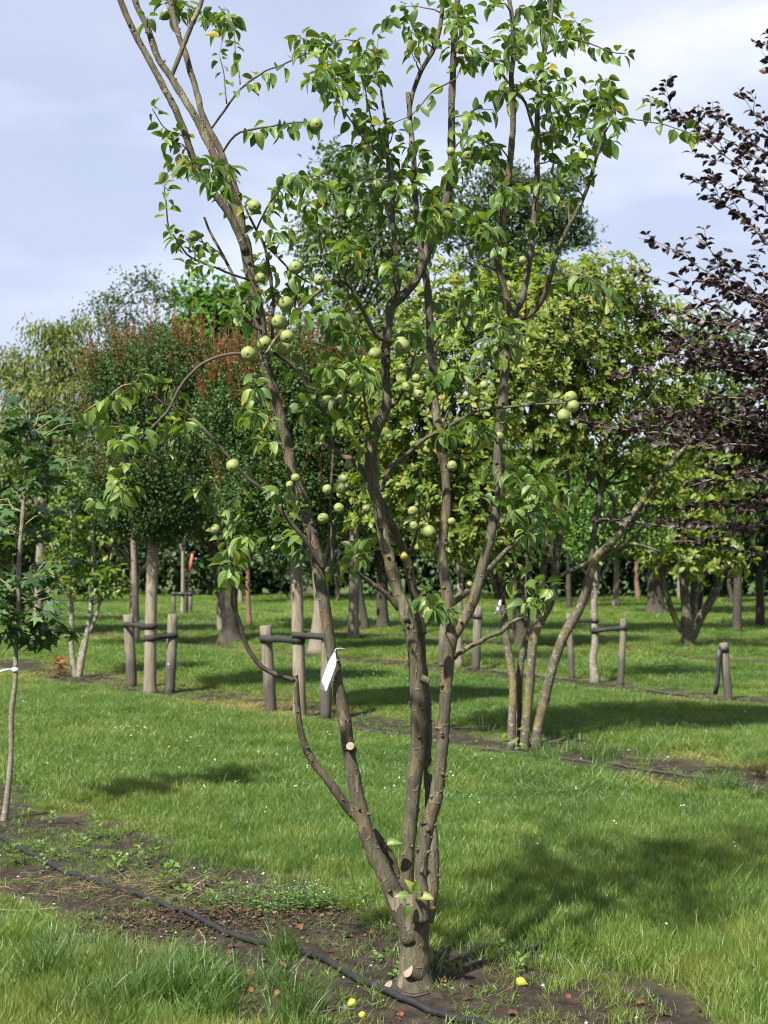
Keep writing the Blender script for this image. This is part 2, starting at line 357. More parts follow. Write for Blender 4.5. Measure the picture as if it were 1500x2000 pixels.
M['dark_bark'] = bark_lichen('dark_bark', (0.040, 0.034, 0.028), (0.075, 0.070, 0.055), (0.06, 0.065, 0.03))
M['grey_bark'] = bark_lichen('grey_bark', (0.15, 0.125, 0.10), (0.21, 0.19, 0.16), (0.15, 0.14, 0.09))
M['pale_bark'] = bark_lichen('pale_bark', (0.16, 0.145, 0.115), (0.30, 0.28, 0.235), (0.13, 0.12, 0.08))
M['brown_bark'] = bark_lichen('brown_bark', (0.14, 0.082, 0.055), (0.20, 0.13, 0.09), (0.12, 0.09, 0.05))
M['standard_bark'] = wood_post('standard_bark', (0.175, 0.150, 0.112), (0.150, 0.126, 0.095))
M['post_wood'] = wood_post('post_wood', (0.140, 0.122, 0.094), (0.046, 0.040, 0.038))
M['rubber'] = simple_mat('rubber', (0.012, 0.012, 0.013), (0.030, 0.030, 0.032), 30, 0.55, 0.2, spec=0.4)
M['rubber_dusty'] = simple_mat('rubber_dusty', (0.006, 0.006, 0.006), (0.045, 0.045, 0.038), 40, 0.8, 0.3, (1, 1, 4))
M['hose'] = simple_mat('hose', (0.010, 0.010, 0.011), (0.022, 0.022, 0.023), 18, 0.55, 0.1, spec=0.22)
M['hose_dusty'] = simple_mat('hose_dusty', (0.018, 0.0175, 0.017), (0.050, 0.046, 0.041), 14, 0.7, 0.2)
M['tag_plastic'] = simple_mat('tag_plastic', (0.58, 0.59, 0.62), (0.64, 0.64, 0.66), 20, 0.4, 0.0)
M['ink'] = simple_mat('ink', (0.02, 0.02, 0.03), (0.05, 0.05, 0.07), 20, 0.6, 0.0)
M['red_paint'] = simple_mat('red_paint', (0.55, 0.10, 0.07), (0.68, 0.17, 0.12), 12, 0.6, 0.1)
M['beech_leaf'] = leaf_mat('beech_leaf', [(0.0, (0.011, 0.007, 0.009)), (0.5, (0.022, 0.012, 0.014)), (0.85, (0.036, 0.020, 0.020)), (1.0, (0.060, 0.034, 0.024))], 0.48, 0.12, 1.6, (2.0, 0.9, 0.7), 0.42, scale=30)
M['beech_bark'] = simple_mat('beech_bark', (0.10, 0.088, 0.075), (0.19, 0.165, 0.14), 22, 0.75, 0.2)
M['star_leaf'] = leaf_mat('star_leaf', [(0.0, (0.028, 0.068, 0.020)), (0.6, (0.048, 0.105, 0.030)), (0.92, (0.075, 0.135, 0.034)), (1.0, (0.12, 0.15, 0.03))], 0.5, 0.25, 1.5, (1.5, 1.5, 0.6), 0.5)
M['topiary_leaf'] = leaf_mat('topiary_leaf', [(0.0, (0.026, 0.058, 0.015)), (0.5, (0.046, 0.095, 0.022)), (0.9, (0.076, 0.132, 0.029)), (1.0, (0.08, 0.12, 0.03))], 0.5, 0.25, 1.1, (1.4, 1.4, 0.5), 0.3, scale=5)
M['red_shoot'] = leaf_mat('red_shoot', [(0.0, (0.085, 0.080, 0.028)), (0.4, (0.19, 0.085, 0.042)), (0.8, (0.32, 0.125, 0.065)), (1.0, (0.22, 0.12, 0.05))], 0.45, 0.3, 1.1, (1.3, 1.1, 0.7), 0.4, scale=5)
M['lime_leaf'] = leaf_mat('lime_leaf', [(0.0, (0.060, 0.120, 0.018)), (0.5, (0.095, 0.165, 0.022)), (1.0, (0.15, 0.21, 0.03))], 0.45, 0.4, 1.15, (1.4, 1.4, 0.5), 0.4, scale=5)
M['bright_leaf'] = leaf_mat('bright_leaf', [(0.0, (0.040, 0.105, 0.018)), (0.5, (0.060, 0.145, 0.022)), (1.0, (0.10, 0.19, 0.03))], 0.45, 0.4, 1.15, (1.4, 1.4, 0.5), 0.4, scale=3)
M['walnut_leaf'] = leaf_mat('walnut_leaf', [(0.0, (0.072, 0.112, 0.020)), (0.5, (0.105, 0.150, 0.028)), (0.9, (0.155, 0.185, 0.038)), (1.0, (0.18, 0.17, 0.05))], 0.5, 0.35, 1.15, (1.4, 1.3, 0.5), 0.4, scale=3)
M['locust_leaf'] = leaf_mat('locust_leaf', [(0.0, (0.045, 0.085, 0.035)), (0.6, (0.065, 0.110, 0.045)), (1.0, (0.11, 0.14, 0.05))], 0.5, 0.35, 1.15, (1.4, 1.4, 0.6), 0.4, scale=3)
M['mid_leaf'] = leaf_mat('mid_leaf', [(0.0, (0.030, 0.066, 0.016)), (0.5, (0.052, 0.100, 0.022)), (0.9, (0.088, 0.135, 0.03)), (1.0, (0.13, 0.15, 0.04))], 0.45, 0.32, 1.15, (1.4, 1.4, 0.5), 0.4, scale=3)
M['dark_leaf'] = leaf_mat('dark_leaf', [(0.0, (0.018, 0.042, 0.013)), (0.5, (0.030, 0.064, 0.018)), (0.9, (0.048, 0.084, 0.024)), (1.0, (0.06, 0.08, 0.025))], 0.5, 0.25, 1.15, (1.4, 1.4, 0.5), 0.35, scale=2)
M['fine_leaf'] = leaf_mat('fine_leaf', [(0.0, (0.022, 0.050, 0.014)), (0.5, (0.036, 0.074, 0.019)), (0.9, (0.062, 0.10, 0.026)), (1.0, (0.10, 0.12, 0.035))], 0.5, 0.3, 1.15, (1.4, 1.4, 0.5), 0.35, scale=3)
M['grass'] = leaf_mat('grass', [(0.0, (0.050, 0.106, 0.019)), (0.35, (0.082, 0.155, 0.025)), (0.62, (0.125, 0.196, 0.035)), (0.82, (0.165, 0.192, 0.042)), (1.0, (0.245, 0.200, 0.065))], 0.42, 0.40, 1.0, (1.35, 1.3, 0.5), 0.45, instancer='tint', scale=25)
M['straw'] = leaf_mat('straw', [(0.0, (0.10, 0.068, 0.042)), (0.6, (0.19, 0.135, 0.085)), (1.0, (0.30, 0.235, 0.15))], 0.7, 0.15, 1.0, (1, 1, 0.8), 0.2)
M['weed_leaf'] = leaf_mat('weed_leaf', [(0.0, (0.055, 0.12, 0.025)), (0.6, (0.095, 0.18, 0.035)), (1.0, (0.16, 0.21, 0.04))], 0.5, 0.35, 1.15, (1.4, 1.4, 0.5), 0.4)
M['petal'] = simple_mat('petal', (0.46, 0.46, 0.41), (0.56, 0.56, 0.50), 20, 0.7, 0.0)
M['flower_yellow'] = simple_mat('flower_yellow', (0.60, 0.50, 0.05), (0.72, 0.62, 0.12), 20, 0.7, 0.0)
M['dead_leaf'] = leaf_mat('dead_leaf', [(0.0, (0.06, 0.024, 0.016)), (0.4, (0.12, 0.042, 0.025)), (0.75, (0.20, 0.070, 0.036)), (0.93, (0.19, 0.115, 0.06)), (1.0, (0.33, 0.20, 0.04))], 0.65, 0.12, 1.0, (1.2, 1.0, 0.7), 0.3)
M['chip'] = leaf_mat('chip', [(0.0, (0.022, 0.014, 0.010)), (0.5, (0.050, 0.029, 0.020)), (0.88, (0.095, 0.055, 0.036)), (1.0, (0.19, 0.135, 0.09))], 0.85, 0.0, 1.0, (1, 1, 1), 0.2)
M['pebble'] = leaf_mat('pebble', [(0.0, (0.16, 0.13, 0.11)), (0.5, (0.30, 0.27, 0.24)), (1.0, (0.55, 0.52, 0.48))], 0.8, 0.0, 1.0, (1, 1, 1), 0.3)

# ------------------------------------------------------------------ ground
ROW_U, ROW_N = np.array([-0.5812, 0.8138]), np.array([0.8138, 0.5812])
ROW0, ROW_GAP = 2.93, 4.75
def row_signed(x, y):
    n = x * ROW_N[0] + y * ROW_N[1] - ROW0
    k = np.clip(np.round(n / ROW_GAP), 0, 12); return n - k * ROW_GAP, k
def soil_mask(x, y):
    s, k = row_signed(x, y)
    w = np.where(k == 0, 0.64, 0.50)
    nz = (vnoise(x, y, 1.3) - 0.5) * 0.55 + (vnoise(x, y, 4.1) - 0.5) * 0.38 + (vnoise(x, y, 11.0) - 0.5) * 0.2
    d = np.abs(np.where(k == 0, s - 0.05, s)) + nz
    return 1 - sstep(w - 0.16, w + 0.14, d)
def dry_mask(x, y):
    s, k = row_signed(x, y)
    nz = (vnoise(x + 9, y, 1.1) - 0.5) * 0.8 + (vnoise(x, y + 7, 3.3) - 0.5) * 0.45
    return 1 - sstep(0.4, 1.05, np.abs(s) + nz)

xs = np.unique(np.concatenate([np.linspace(-5.5, 5.5, 190), np.linspace(-16, 16, 90), np.linspace(-60, 60, 60), np.linspace(-900, 900, 30)]))
ys = np.unique(np.concatenate([np.linspace(3.2, 10, 150), np.linspace(10, 22, 120), np.linspace(-12, 60, 80), np.linspace(-200, 1800, 40)]))
X, Y = np.meshgrid(xs, ys)
gs = soil_mask(X, Y)
Zg = (vnoise(X, Y, 3.0) - 0.5) * 0.02 + (vnoise(X, Y, 13.0) - 0.5) * 0.022 * gs + (vnoise(X, Y, 0.35) - 0.5) * 0.05
fade = np.exp(-((np.hypot(X, Y) / 45.0) ** 2)); Zg = Zg * fade
def gz(x, y):
    g = soil_mask(x, y)
    z = (vnoise(x, y, 3.0) - 0.5) * 0.02 + (vnoise(x, y, 13.0) - 0.5) * 0.022 * g + (vnoise(x, y, 0.35) - 0.5) * 0.05
    return z * np.exp(-((np.hypot(x, y) / 45.0) ** 2))
V = np.stack([X, Y, Zg], -1).reshape(-1, 3); nx, ny = len(xs), len(ys)
i = np.arange(ny - 1)[:, None] * nx + np.arange(nx - 1)[None, :]
Q = np.stack([i, i + 1, i + nx + 1, i + nx], -1).reshape(-1, 4)
gm, t = mat_new('ground')
at = N(t, 'ShaderNodeAttribute'); at.attribute_name = 'soil'; ad_ = N(t, 'ShaderNodeAttribute'); ad_.attribute_name = 'dry'
g_ = N(t, 'ShaderNodeNewGeometry')
s1 = noise(t, 14, 8, 0.7, g_.outputs['Position']); rs = ramp(t, [(0.25, (0.010, 0.008, 0.0065)), (0.5, (0.027, 0.0215, 0.0165)), (0.75, (0.066, 0.053, 0.041))]); t.links.new(s1.outputs[0], rs.inputs[0])
s3 = noise(t, 90, 4, 0.7, g_.outputs['Position']); rs3 = ramp(t, [(0.60, (0, 0, 0)), (0.70, (1, 1, 1))]); t.links.new(s3.outputs[0], rs3.inputs[0])
f3 = N(t, 'ShaderNodeMath', operation='MULTIPLY'); t.links.new(rs3.outputs[0], f3.inputs[0]); f3.inputs[1].default_value = 0.45
soilc = mixc(t, f3.outputs[0], rs.outputs[0], (0.13, 0.105, 0.08))
g1 = noise(t, 3, 8, 0.7, g_.outputs['Position']); rg = ramp(t, [(0.3, (0.030, 0.066, 0.016)), (0.7, (0.060, 0.105, 0.024))]); t.links.new(g1.outputs[0], rg.inputs[0])
gc = mixc(t, ad_.outputs['Fac'], rg.outputs[0], (0.105, 0.088, 0.045))
cc = mixc(t, at.outputs['Fac'], gc, soilc)
p = N(t, 'ShaderNodeBsdfPrincipled'); t.links.new(cc, p.inputs['Base Color']); p.inputs['Roughness'].default_value = 0.95; p.inputs['Specular IOR Level'].default_value = 0.1
b = N(t, 'ShaderNodeBump'); b.inputs['Strength'].default_value = 0.8; b.inputs['Distance'].default_value = 0.02
t.links.new(s1.outputs[0], b.inputs['Height']); t.links.new(b.outputs[0], p.inputs['Normal']); out(t, p.outputs[0])
ground_o = obj('ground', mk_mesh('ground', V, Q, gm, True, {'soil': gs.ravel(), 'dry': (dry_mask(X, Y) * 0.85).ravel()}), kind='structure')

# ------------------------------------------------------------------ trees: shared builders
LEAF_QUINCE = [leaf_template(5, f, c, w, 0.13, wv) for f, c, w, wv in ((0.35, 0.38, 0.56, 0.0), (0.6, 0.22, 0.60, 0.01), (0.25, 0.55, 0.54, 0.015), (0.8, 0.45, 0.58, 0.0), (0.5, 0.1, 0.52, 0.01))]
LEAF_MAG = [leaf_template(3, f, c, w, 0.08, wv, 0.58) for f, c, w, wv in ((0.4, 0.15, 0.46, 0.02), (0.7, -0.05, 0.42, 0.0), (0.2, 0.3, 0.5, 0.02))]
LEAF_BEECH = [leaf_template(3, f, c, 0.62, 0.06, wv) for f, c, wv in ((0.6, 0.2, 0.03), (0.9, -0.1, 0.02), (0.3, 0.35, 0.04))]
LEAF_MED = [leaf_template(2, 0.4, 0.2, 0.55, 0.08), leaf_template(2, 0.7, 0.05, 0.5, 0.08)]
LEAF_TINY = [kite(0.55), kite(0.45, 0.25)]
STAR = [star_template()]
DM = [diamond(0.72, 0.1), diamond(0.6, 0.2)]

class Leaves:
    def __init__(s): s.p, s.a, s.n, s.L, s.r = [], [], [], [], []
    def add(s, p, a, n, L, r): s.p.append(p); s.a.append(a); s.n.append(n); s.L.append(L); s.r.append(r)
    def addm(s, p, a, n, L, r):
        s.p.extend(p); s.a.extend(a); s.n.extend(n); s.L.extend(L); s.r.extend(r)
    def arr(s): return [np.array(q) for q in (s.p, s.a, s.n, s.L, s.r)]
def emit_leaves(lv, tmpls, mat, root, singles=0, name='leaf', rest='foliage', rank=None):
    p, a, n, L, r = lv.arr()
    if not len(p): return
    order = np.arange(len(p)); single = np.zeros(len(p), bool)
    if singles:
        px, py = proj(p); vis = (px > 5) & (px < 1495) & (py > 5) & (py < 1995)
        area = np.abs(np.sum(unit(n) * unit(p - np.array([0, 0, CAM_H])), 1)) + 0.35
        score = L / np.linalg.norm(p - np.array([0, 0, CAM_H]), axis=1) * area * (1 if rank is None else rank(p)) * vis
        single[np.argsort(-score)[:singles]] = True
        ms = [mk_mesh(name, t_[0], t_[1], mat, True, {'edge': leaf_edge(t_[0])}) for t_ in tmpls]
        inv = root.matrix_basis.inverted()
        for k in np.where(single)[0]:
            o = bpy.data.objects.new(name, ms[k % len(ms)]); COL.objects.link(o); o.parent = root; o.matrix_parent_inverse = inv
            o.matrix_basis = leaf_matrix(p[k], a[k], n[k], L[k])
    mb = MB(); kk = np.arange(len(p)) % len(tmpls)
    for q, t_ in enumerate(tmpls):
        s = (~single) & (kk == q)
        if s.any(): place_leaves(mb, t_, p[s], a[s], n[s], L[s], r[s])
    if mb.n: obj(rest, mb.mesh(rest, mat), root, kind='stuff')

def rand_unit(n):
    v = RNG.normal(size=(n, 3)); return unit(v)
def blob(px, py, rx, ry, Y, ry_depth=None):
    c = pt(px, py, Y); return c, np.array([rx * Y / FPX, (ry_depth or rx) * Y / FPX, ry * Y / FPX])
def crown_clumps(blobs, n, shell=0.45):
    vol = np.array([np.prod(r) ** 0.7 for _, r in blobs]); pick = RNG.choice(len(blobs), n, p=vol / vol.sum())
    C = np.array([blobs[k][0] for k in pick]); R = np.array([blobs[k][1] for k in pick])
    u = rand_unit(n); rad = RNG.random(n) ** shell
    return C + u * R * rad[:, None], u
def clump_leaves(lv, C, u, per, sig, L, droop=0.0, up=0.7, flat=0.6):
    n = len(C); m = n * per
    P = np.repeat(C, per, 0) + RNG.normal(size=(m, 3)) * sig * np.array([1, 1, flat])
    az = rand_unit(m); ax = az * 0.9 + np.repeat(u, per, 0) * 0.5; ax[:, 2] -= droop
    nr = rand_unit(m) * (1 - up); nr[:, 2] += up; nr += np.repeat(u, per, 0) * 0.25
    cr = np.repeat(RNG.random(n), per) * 0.55 + RNG.random(m) * 0.45
    lv.addm(P, ax, nr, L * RNG.uniform(0.7, 1.25, m), np.clip(cr, 0, 0.999))
def limb(mb, A, B, r0, r1, sag=0.1, seg=6, sides=5, wob=0.04):
    A, B = np.asarray(A, float), np.asarray(B, float); t_ = np.linspace(0, 1, seg)[:, None]
    P = A * (1 - t_) + B * t_; Ln = np.linalg.norm(B - A)
    P[:, 2] += (np.sin(math.pi * t_[:, 0]) * sag * Ln)
    P[1:-1] += RNG.normal(size=(seg - 2, 3)) * wob * Ln
    tube(mb, P, np.linspace(r0, r1, seg), sides, lump=0.0)
def px_tube(mb, pts, Y0, Y1=None, sides=8, lump=0.05, step=None, r_floor=0.0):
    """pts: (px, py, radius in photo pixels)"""
    Y1 = Y0 if Y1 is None else Y1; n = len(pts); P4 = []
    for k, (x, y, r) in enumerate(pts):
        Yk = Y0 + (Y1 - Y0) * k / max(1, n - 1); P4.append([*pt(x, y, Yk), max(r_floor, r * Yk / FPX)])
    P4 = catmull(np.array(P4), step or 0.02 * Y0 / 5); tube(mb, P4[:, :3], np.clip(P4[:, 3], 0.0008, None), sides, lump=lump); return P4

def simple_tree(name, label, cat, base, trunk, bark, blobs, leafmat, n_clump, per, sig, L, tmpl=None, droop=0.1, group=None, branches=18, trunk_r=10, up=0.6, shell=0.45, flat=0.6, sides=9):
    """base: photo pixel where it stands; trunk: [(px,py,r_px)...] from the ground up, blobs in photo pixels at the tree's distance"""
    g = ground(*base); Yd = g[1]
    root = empty(name, g, label, cat, group)
    mb = MB(); tr = [(trunk[0][0], trunk[0][1] + 6, trunk[0][2] * 1.35), (trunk[0][0], trunk[0][1] - 10, trunk[0][2] * 1.05)] + trunk[1:]
    P4 = px_tube(mb, tr, Yd, sides=sides, lump=0.03)
    top = P4[-1]; bl = [blob(*b_[:4], Yd + (b_[4] if len(b_) > 4 else 0)) for b_ in blobs]
    C, u = crown_clumps(bl, n_clump, shell)
    for k in RNG.choice(len(C), min(branches, len(C)), replace=False):
        s = P4[int(len(P4) * RNG.uniform(0.55, 0.99))]
        if C[k][2] > s[2] - 0.2: limb(mb, s[:3], C[k], s[3] * 0.55, 0.006, 0.05)
    obj('trunk', mb.mesh('trunk', bark), root)
    lv = Leaves(); clump_leaves(lv, C, u, per, sig, L, droop, up, flat)
    emit_leaves(lv, tmpl or DM, leafmat, root, rest='crown')
    return root

# ------------------------------------------------------------------ the quince tree in front
D0 = ground(812, 1937)[1]
quince = empty('quince_tree', ground(812, 1937), 'tall multi-stemmed fruit tree with green pear-like fruits and flaking brown bark', 'tree')
NODES = []                                   # (P, px, py, radius) along every stem and branch
def stem(name, pts, d0=0.0, d1=None, sides=12, lump=0.035, mat='quince_bark', nodes=True, leafy=None, young=False, knots=0):
    lump *= 1.5
    d1 = d0 if d1 is None else d1; n = len(pts); P4 = []
    for k, (x, y, r) in enumerate(pts):
        Yk = D0 + d0 + (d1 - d0) * k / max(1, n - 1); P4.append([*pt(x, y, Yk), r * Yk / FPX])
    P4 = catmull(np.array(P4), 0.016); P4[:, 3] = np.clip(P4[:, 3], 0.0012, None)
    if len(P4) > 6 and lump: P4[1:-1, :3] += np.cumsum(RNG.normal(size=(len(P4) - 2, 3)) * 0.0011, 0) * np.sin(np.linspace(0, math.pi, len(P4) - 2))[:, None]
    mb = MB(); tube(mb, P4[:, :3], P4[:, 3], sides, lump=lump)
    for _ in range(knots):                   # pruning stubs and buds
        k = RNG.integers(3, len(P4) - 3); d = unit(rand_unit(1)[0] * [1, 1, 0.3] + [0, -0.6, 0.1]); r = P4[k, 3]; ln = r * RNG.uniform(0.15, 0.75); rr = min(r * 0.34, 0.007) * RNG.uniform(0.5, 1.1)
        tube(mb, np.array([P4[k, :3] + d * r * 0.7, P4[k, :3] + d * (r + ln * 0.5), P4[k, :3] + d * (r + ln) + [0, 0, ln * 0.3]]), [rr * 1.5, rr, rr * 0.75], 6)
    obj(name, mb.mesh(name, M[mat]), quince)
    if nodes:
        px, py = proj(P4[:, :3])
        for q in range(0, len(P4), 2): NODES.append((P4[q, :3], px[q], py[q], P4[q, 3]))
    if leafy: leaf_run(P4[:, :3], *leafy, young=young)
    return P4
LQ, LY = Leaves(), Leaves()
def one_leaf(P, T, side, size, young, droop=None):
    lv = LY if young else LQ
    h = np.cross(T, [0, 0, 1]); h = unit(h if np.linalg.norm(h) > 0.15 else np.array([math.cos(side * 7), math.sin(side * 7), 0]))
    b = unit(np.cross(h, T)); ph = RNG.normal(0, 0.8) + (0 if side > 0 else math.pi)
    d = h * math.cos(ph) + b * math.sin(ph)
    ax = unit(0.35 * T + 0.9 * d) ; ax = ax + np.array([0, 0, -(RNG.uniform(0.1, 1.1) if droop is None else droop)]); ax = unit(ax)
    nr = np.array([0, 0, 1.0]) + RNG.normal(size=3) * 0.42
    if abs(ax[2]) > 0.8: nr = nr + d * 1.0
    lv.add(P + ax * 0.004, ax, nr, 0.81 * size * RNG.uniform(0.72, 1.18), RNG.random())
def leaf_run(P, t0=0.2, gap=0.03, size=0.078, young=False):
    d = np.concatenate([[0], np.cumsum(np.linalg.norm(np.diff(P, axis=0), axis=1))]); s = d[-1] * t0; side = 1
    while s < d[-1]:
        k = min(len(P) - 2, np.searchsorted(d, s)); T = unit(P[k + 1] - P[max(0, k - 1)])
        one_leaf(P[k], T, side, size, young); side = -side; s += gap * RNG.uniform(0.6, 1.5)
    for q in range(3): one_leaf(P[-1], unit(P[-1] - P[-3]), 1 if q % 2 else -1, size * 0.75, young, droop=-0.1 + 0.3 * q)

# trunk and main stems (photo px, radius px), depth offset in metres
stem('trunk', [(811, 1966, 52), (811, 1942, 42), (812, 1908, 33), (812, 1870, 29.5), (812, 1835, 28), (812, 1800, 30), (812, 1772, 31), (814, 1752, 24)], 0, 0, 16, 0.04)
A = stem('stem', [(806, 1838, 20), (790, 1790, 21), (772, 1752, 18), (748, 1700, 16.5), (722, 1640, 15.5), (708, 1580, 15), (699, 1530, 14), (690, 1470, 13), (682, 1400, 12.5), (672, 1330, 12), (660, 1247, 11.5), (643, 1113, 11.5), (618, 1007, 11.2), (588, 917, 10.8), (567, 837, 10.5), (543, 757, 9.6), (524, 692, 10), (513, 617, 11), (495, 550, 10.8), (482, 490, 11.5), (474, 462, 11)], -0.02, 0.02, knots=25)
stem('stem', [(480, 492, 8), (464, 450, 8), (444, 412, 7.5), (426, 385, 7.5), (386, 327, 7), (360, 256, 7), (325, 181, 6.8), (291, 117, 6.6), (261, 61, 6.5), (237, 5, 6.2), (222, -40, 6)], 0.0, -0.1, knots=9)
A2 = stem('stem', [(478, 480, 9), (470, 440, 9), (456, 390, 8.4), (430, 329, 8), (392, 253, 7.8), (360, 200, 7.4), (333, 153, 7), (307, 115, 6.5), (288, 56, 6.2), (269, 16, 6), (255, -30, 6)], 0.02, 0.12, knots=9)
stem('branch', [(333, 153, 4.5), (355, 96, 5), (371, 53, 4.8), (392, 5, 4.5), (402, -30, 4.2)], 0.10, 0.18, 9)
stem('stem', [(476, 455, 7), (464, 385, 7), (448, 339, 7), (429, 291, 6.6), (403, 240, 6.4), (384, 181, 6.2), (365, 115, 6), (347, 69, 5.6), (336, 21, 5.4), (326, -30, 5.2)], 0.05, 0.25, knots=6)
C1 = stem('stem', [(806, 1800, 15), (796, 1740, 14), (796, 1673, 13.5), (806, 1567, 14), (816, 1460, 15.5), (819, 1380, 16), (814, 1300, 14.5), (808, 1245, 14), (793, 1193, 12.8), (776, 1140, 12), (757, 1060, 11.5), (744, 990, 12), (735, 950, 12), (730, 900, 12.5), (731, 862, 13), (743, 832, 12.5), (755, 808, 11), (763, 780, 9.5), (761, 730, 9), (761, 660, 9.2), (767, 615, 10), (772, 592, 10.5), (790, 580, 9.5), (813, 556, 9), (829, 528, 9), (840, 497, 9), (854, 460, 9), (868, 423, 9), (877, 395, 8.5), (885, 355, 8), (888, 293, 7.8), (888, 240, 7.2), (888, 160, 6.6), (889, 80, 6.2), (893, 20, 6), (895, -30, 5.6)], 0.05, 0.05, knots=25)
stem('branch', [(771, 590, 6.5), (780, 540, 5.2), (773, 497, 5), (767, 451, 4.8), (761, 403, 4.6), (757, 345, 4.2), (755, 290, 3.6), (752, 240, 3), (747, 205, 2.6), (743, 165, 2)], 0.05, 0.15, 9)
F = stem('stem', [(822, 1800, 17), (822, 1745, 15), (822, 1690, 13), (828, 1645, 13), (840, 1593, 14), (849, 1555, 13.5), (857, 1510, 12.5), (861, 1433, 12), (867, 1370, 12), (873, 1300, 12.5), (878, 1262, 13.5), (882, 1236, 13)], -0.07, -0.05, knots=25)
MM = stem('stem', [(882, 1240, 11), (879, 1193, 11.5), (871, 1150, 11), (864, 1113, 10.5), (859, 1073, 10), (864, 1030, 9.4), (867, 990, 9), (862, 920, 8.6), (853, 877, 8.6), (845, 825, 9), (839, 778, 8.6), (836, 703, 8), (833, 640, 7.6), (831, 570, 7.4), (824, 520, 7.4), (817, 457, 6.6), (812, 403, 6), (806, 280, 5.4), (801, 235, 5), (799, 205, 5), (797, 182, 5)], -0.05, 0.18, knots=16)
stem('branch', [(800, 215, 4), (806, 181, 4.4), (821, 144, 4.8), (840, 112, 5), (857, 80, 4.8), (864, 27, 4.2), (868, -30, 4)], 0.18, 0.22, 9)
G = stem('stem', [(881, 1250, 10), (902, 1216, 11.5), (919, 1183, 10.8), (933, 1140, 10), (943, 1095, 9.6), (954, 1045, 9.4), (963, 1001, 9.2), (968, 965, 9), (967, 917, 8.8), (967, 863, 9), (971, 823, 8.8), (977, 783, 8.6), (983, 725, 8.6), (990, 680, 8), (997, 630, 8), (998, 612, 7.6)], -0.05, 0.12, knots=12)
stem('stem', [(998, 620, 6.5), (988, 577, 7), (977, 537, 7), (970, 490, 7), (978, 440, 6.6), (985, 390, 6.6), (990, 350, 6.2), (995, 293, 6.2), (999, 213, 6), (998, 160, 5.6), (1001, 107, 5), (1000, 45, 4.6), (993, -10, 4.4)], 0.12, 0.05, knots=8)
stem('stem', [(999, 622, 6.4), (1017, 590, 6.6), (1028, 547, 6.2), (1036, 505, 5.8), (1041, 457, 5.6), (1045, 403, 5.4), (1047, 347, 5.4), (1049, 293, 5.4), (1052, 227, 5.2), (1056, 173, 4.8), (1061, 128, 4.4), (1074, 55, 3.8), (1083, -20, 3.4)], 0.12, 0.28, knots=6)
G3 = stem('branch', [(1000, 624, 4.5), (1033, 617, 5), (1057, 587, 5), (1071, 550, 4.8), (1084, 502, 4.6), (1105, 449, 4.3), (1127, 403, 4), (1148, 355, 3.8), (1161, 315, 3.4), (1177, 267, 3), (1184, 250, 2.6)], 0.12, -0.1, 9, knots=4)
stem('branch', [(1153, 352, 3.2), (1161, 346, 2.6), (1166, 340, 1.8)], -0.06, -0.06, 7)
stem('stem', [(832, 1800, 15), (842, 1740, 14), (847, 1690, 12), (845, 1640, 11), (841, 1560, 9.5), (839, 1480, 8), (840, 1400, 7.4), (835, 1330, 7), (828, 1262, 7), (829, 1228, 6.5), (850, 1203, 5.6), (898, 1172, 6), (938, 1138, 6), (963, 1108, 5.6), (987, 1079, 5), (1021, 1049, 4), (1038, 1028, 3)], 0.10, 0.25, knots=12)
stem('branch', [(826, 1240, 8), (812, 1180, 8.6), (804, 1135, 8.8), (797, 1092, 9), (785, 1062, 8.4), (770, 1032, 8), (757, 1005, 7), (746, 975, 6)], 0.16, 0.12, knots=6)
E = stem('stem', [(795, 1790, 10), (781, 1740, 9), (772, 1700, 8.5), (764, 1672, 8.2), (750, 1650, 8.4), (730, 1622, 8.8), (702, 1594, 9), (680, 1566, 9), (655, 1529, 8.6), (628, 1495, 8), (604, 1463, 7.6), (590, 1425, 6.2), (582, 1372, 5.6), (577, 1324, 5.4)], 0.10, 0.02, knots=12)
stem('branch', [(578, 1329, 5.2), (560, 1324, 5), (535, 1315, 5), (512, 1302, 5), (495, 1282, 4.8), (481, 1257, 4.6), (470, 1220, 4.2), (458, 1190, 3.8), (450, 1175, 3), (452, 1150, 2.6), (449, 1110, 2.4), (444, 1062, 2.4), (436, 1035, 2.4), (426, 1010, 2.2), (407, 981, 2.1), (383, 946, 2), (367, 919, 1.8), (351, 893, 1.7), (338, 868, 1.4), (329, 853, 1.2)], 0.02, -0.2, 8, mat='twig_bark', leafy=(0.42, 0.034, 0.066), young=True)
# side branches
stem('branch', [(762, 668, 6), (748, 662, 5.4), (731, 650, 5), (715, 617, 4.8), (699, 590, 4.6), (684, 562, 4.6), (670, 550, 4.4), (656, 546, 4.2), (634, 558, 4), (608, 577, 3.8), (580, 603, 3.6), (561, 627, 3.5), (537, 657, 3.2), (521, 683, 3), (507, 707, 2.6), (496, 728, 2.2), (499, 757, 1.8), (511, 799, 1.5), (523, 821, 1.2)], 0.03, -0.38, 9, leafy=(0.86, 0.03, 0.075))
stem('branch', [(507, 703, 2), (490, 693, 2.6), (469, 690, 2.8), (433, 693, 3), (393, 709, 3), (361, 735, 3), (340, 767, 3), (324, 799, 2.8), (287, 837, 2.4), (255, 868, 2.2), (243, 905, 1.9), (236, 943, 1.6), (229, 985, 1.2)], -0.34, -0.3, 8, mat='twig_bark', leafy=(0.78, 0.028, 0.078), young=True)
stem('branch', [(633, 1112, 4.6), (605, 1068, 4.4), (583, 1039, 4.4), (546, 994, 4), (524, 965, 3.8), (484, 930, 3.4), (447, 887, 3), (401, 837, 2.6), (367, 807, 2.4), (326, 792, 2), (296, 768, 1.8), (280, 748, 1.5), (273, 733, 1.2)], -0.03, -0.34, 8, mat='twig_bark', leafy=(0.84, 0.024, 0.07), young=True)
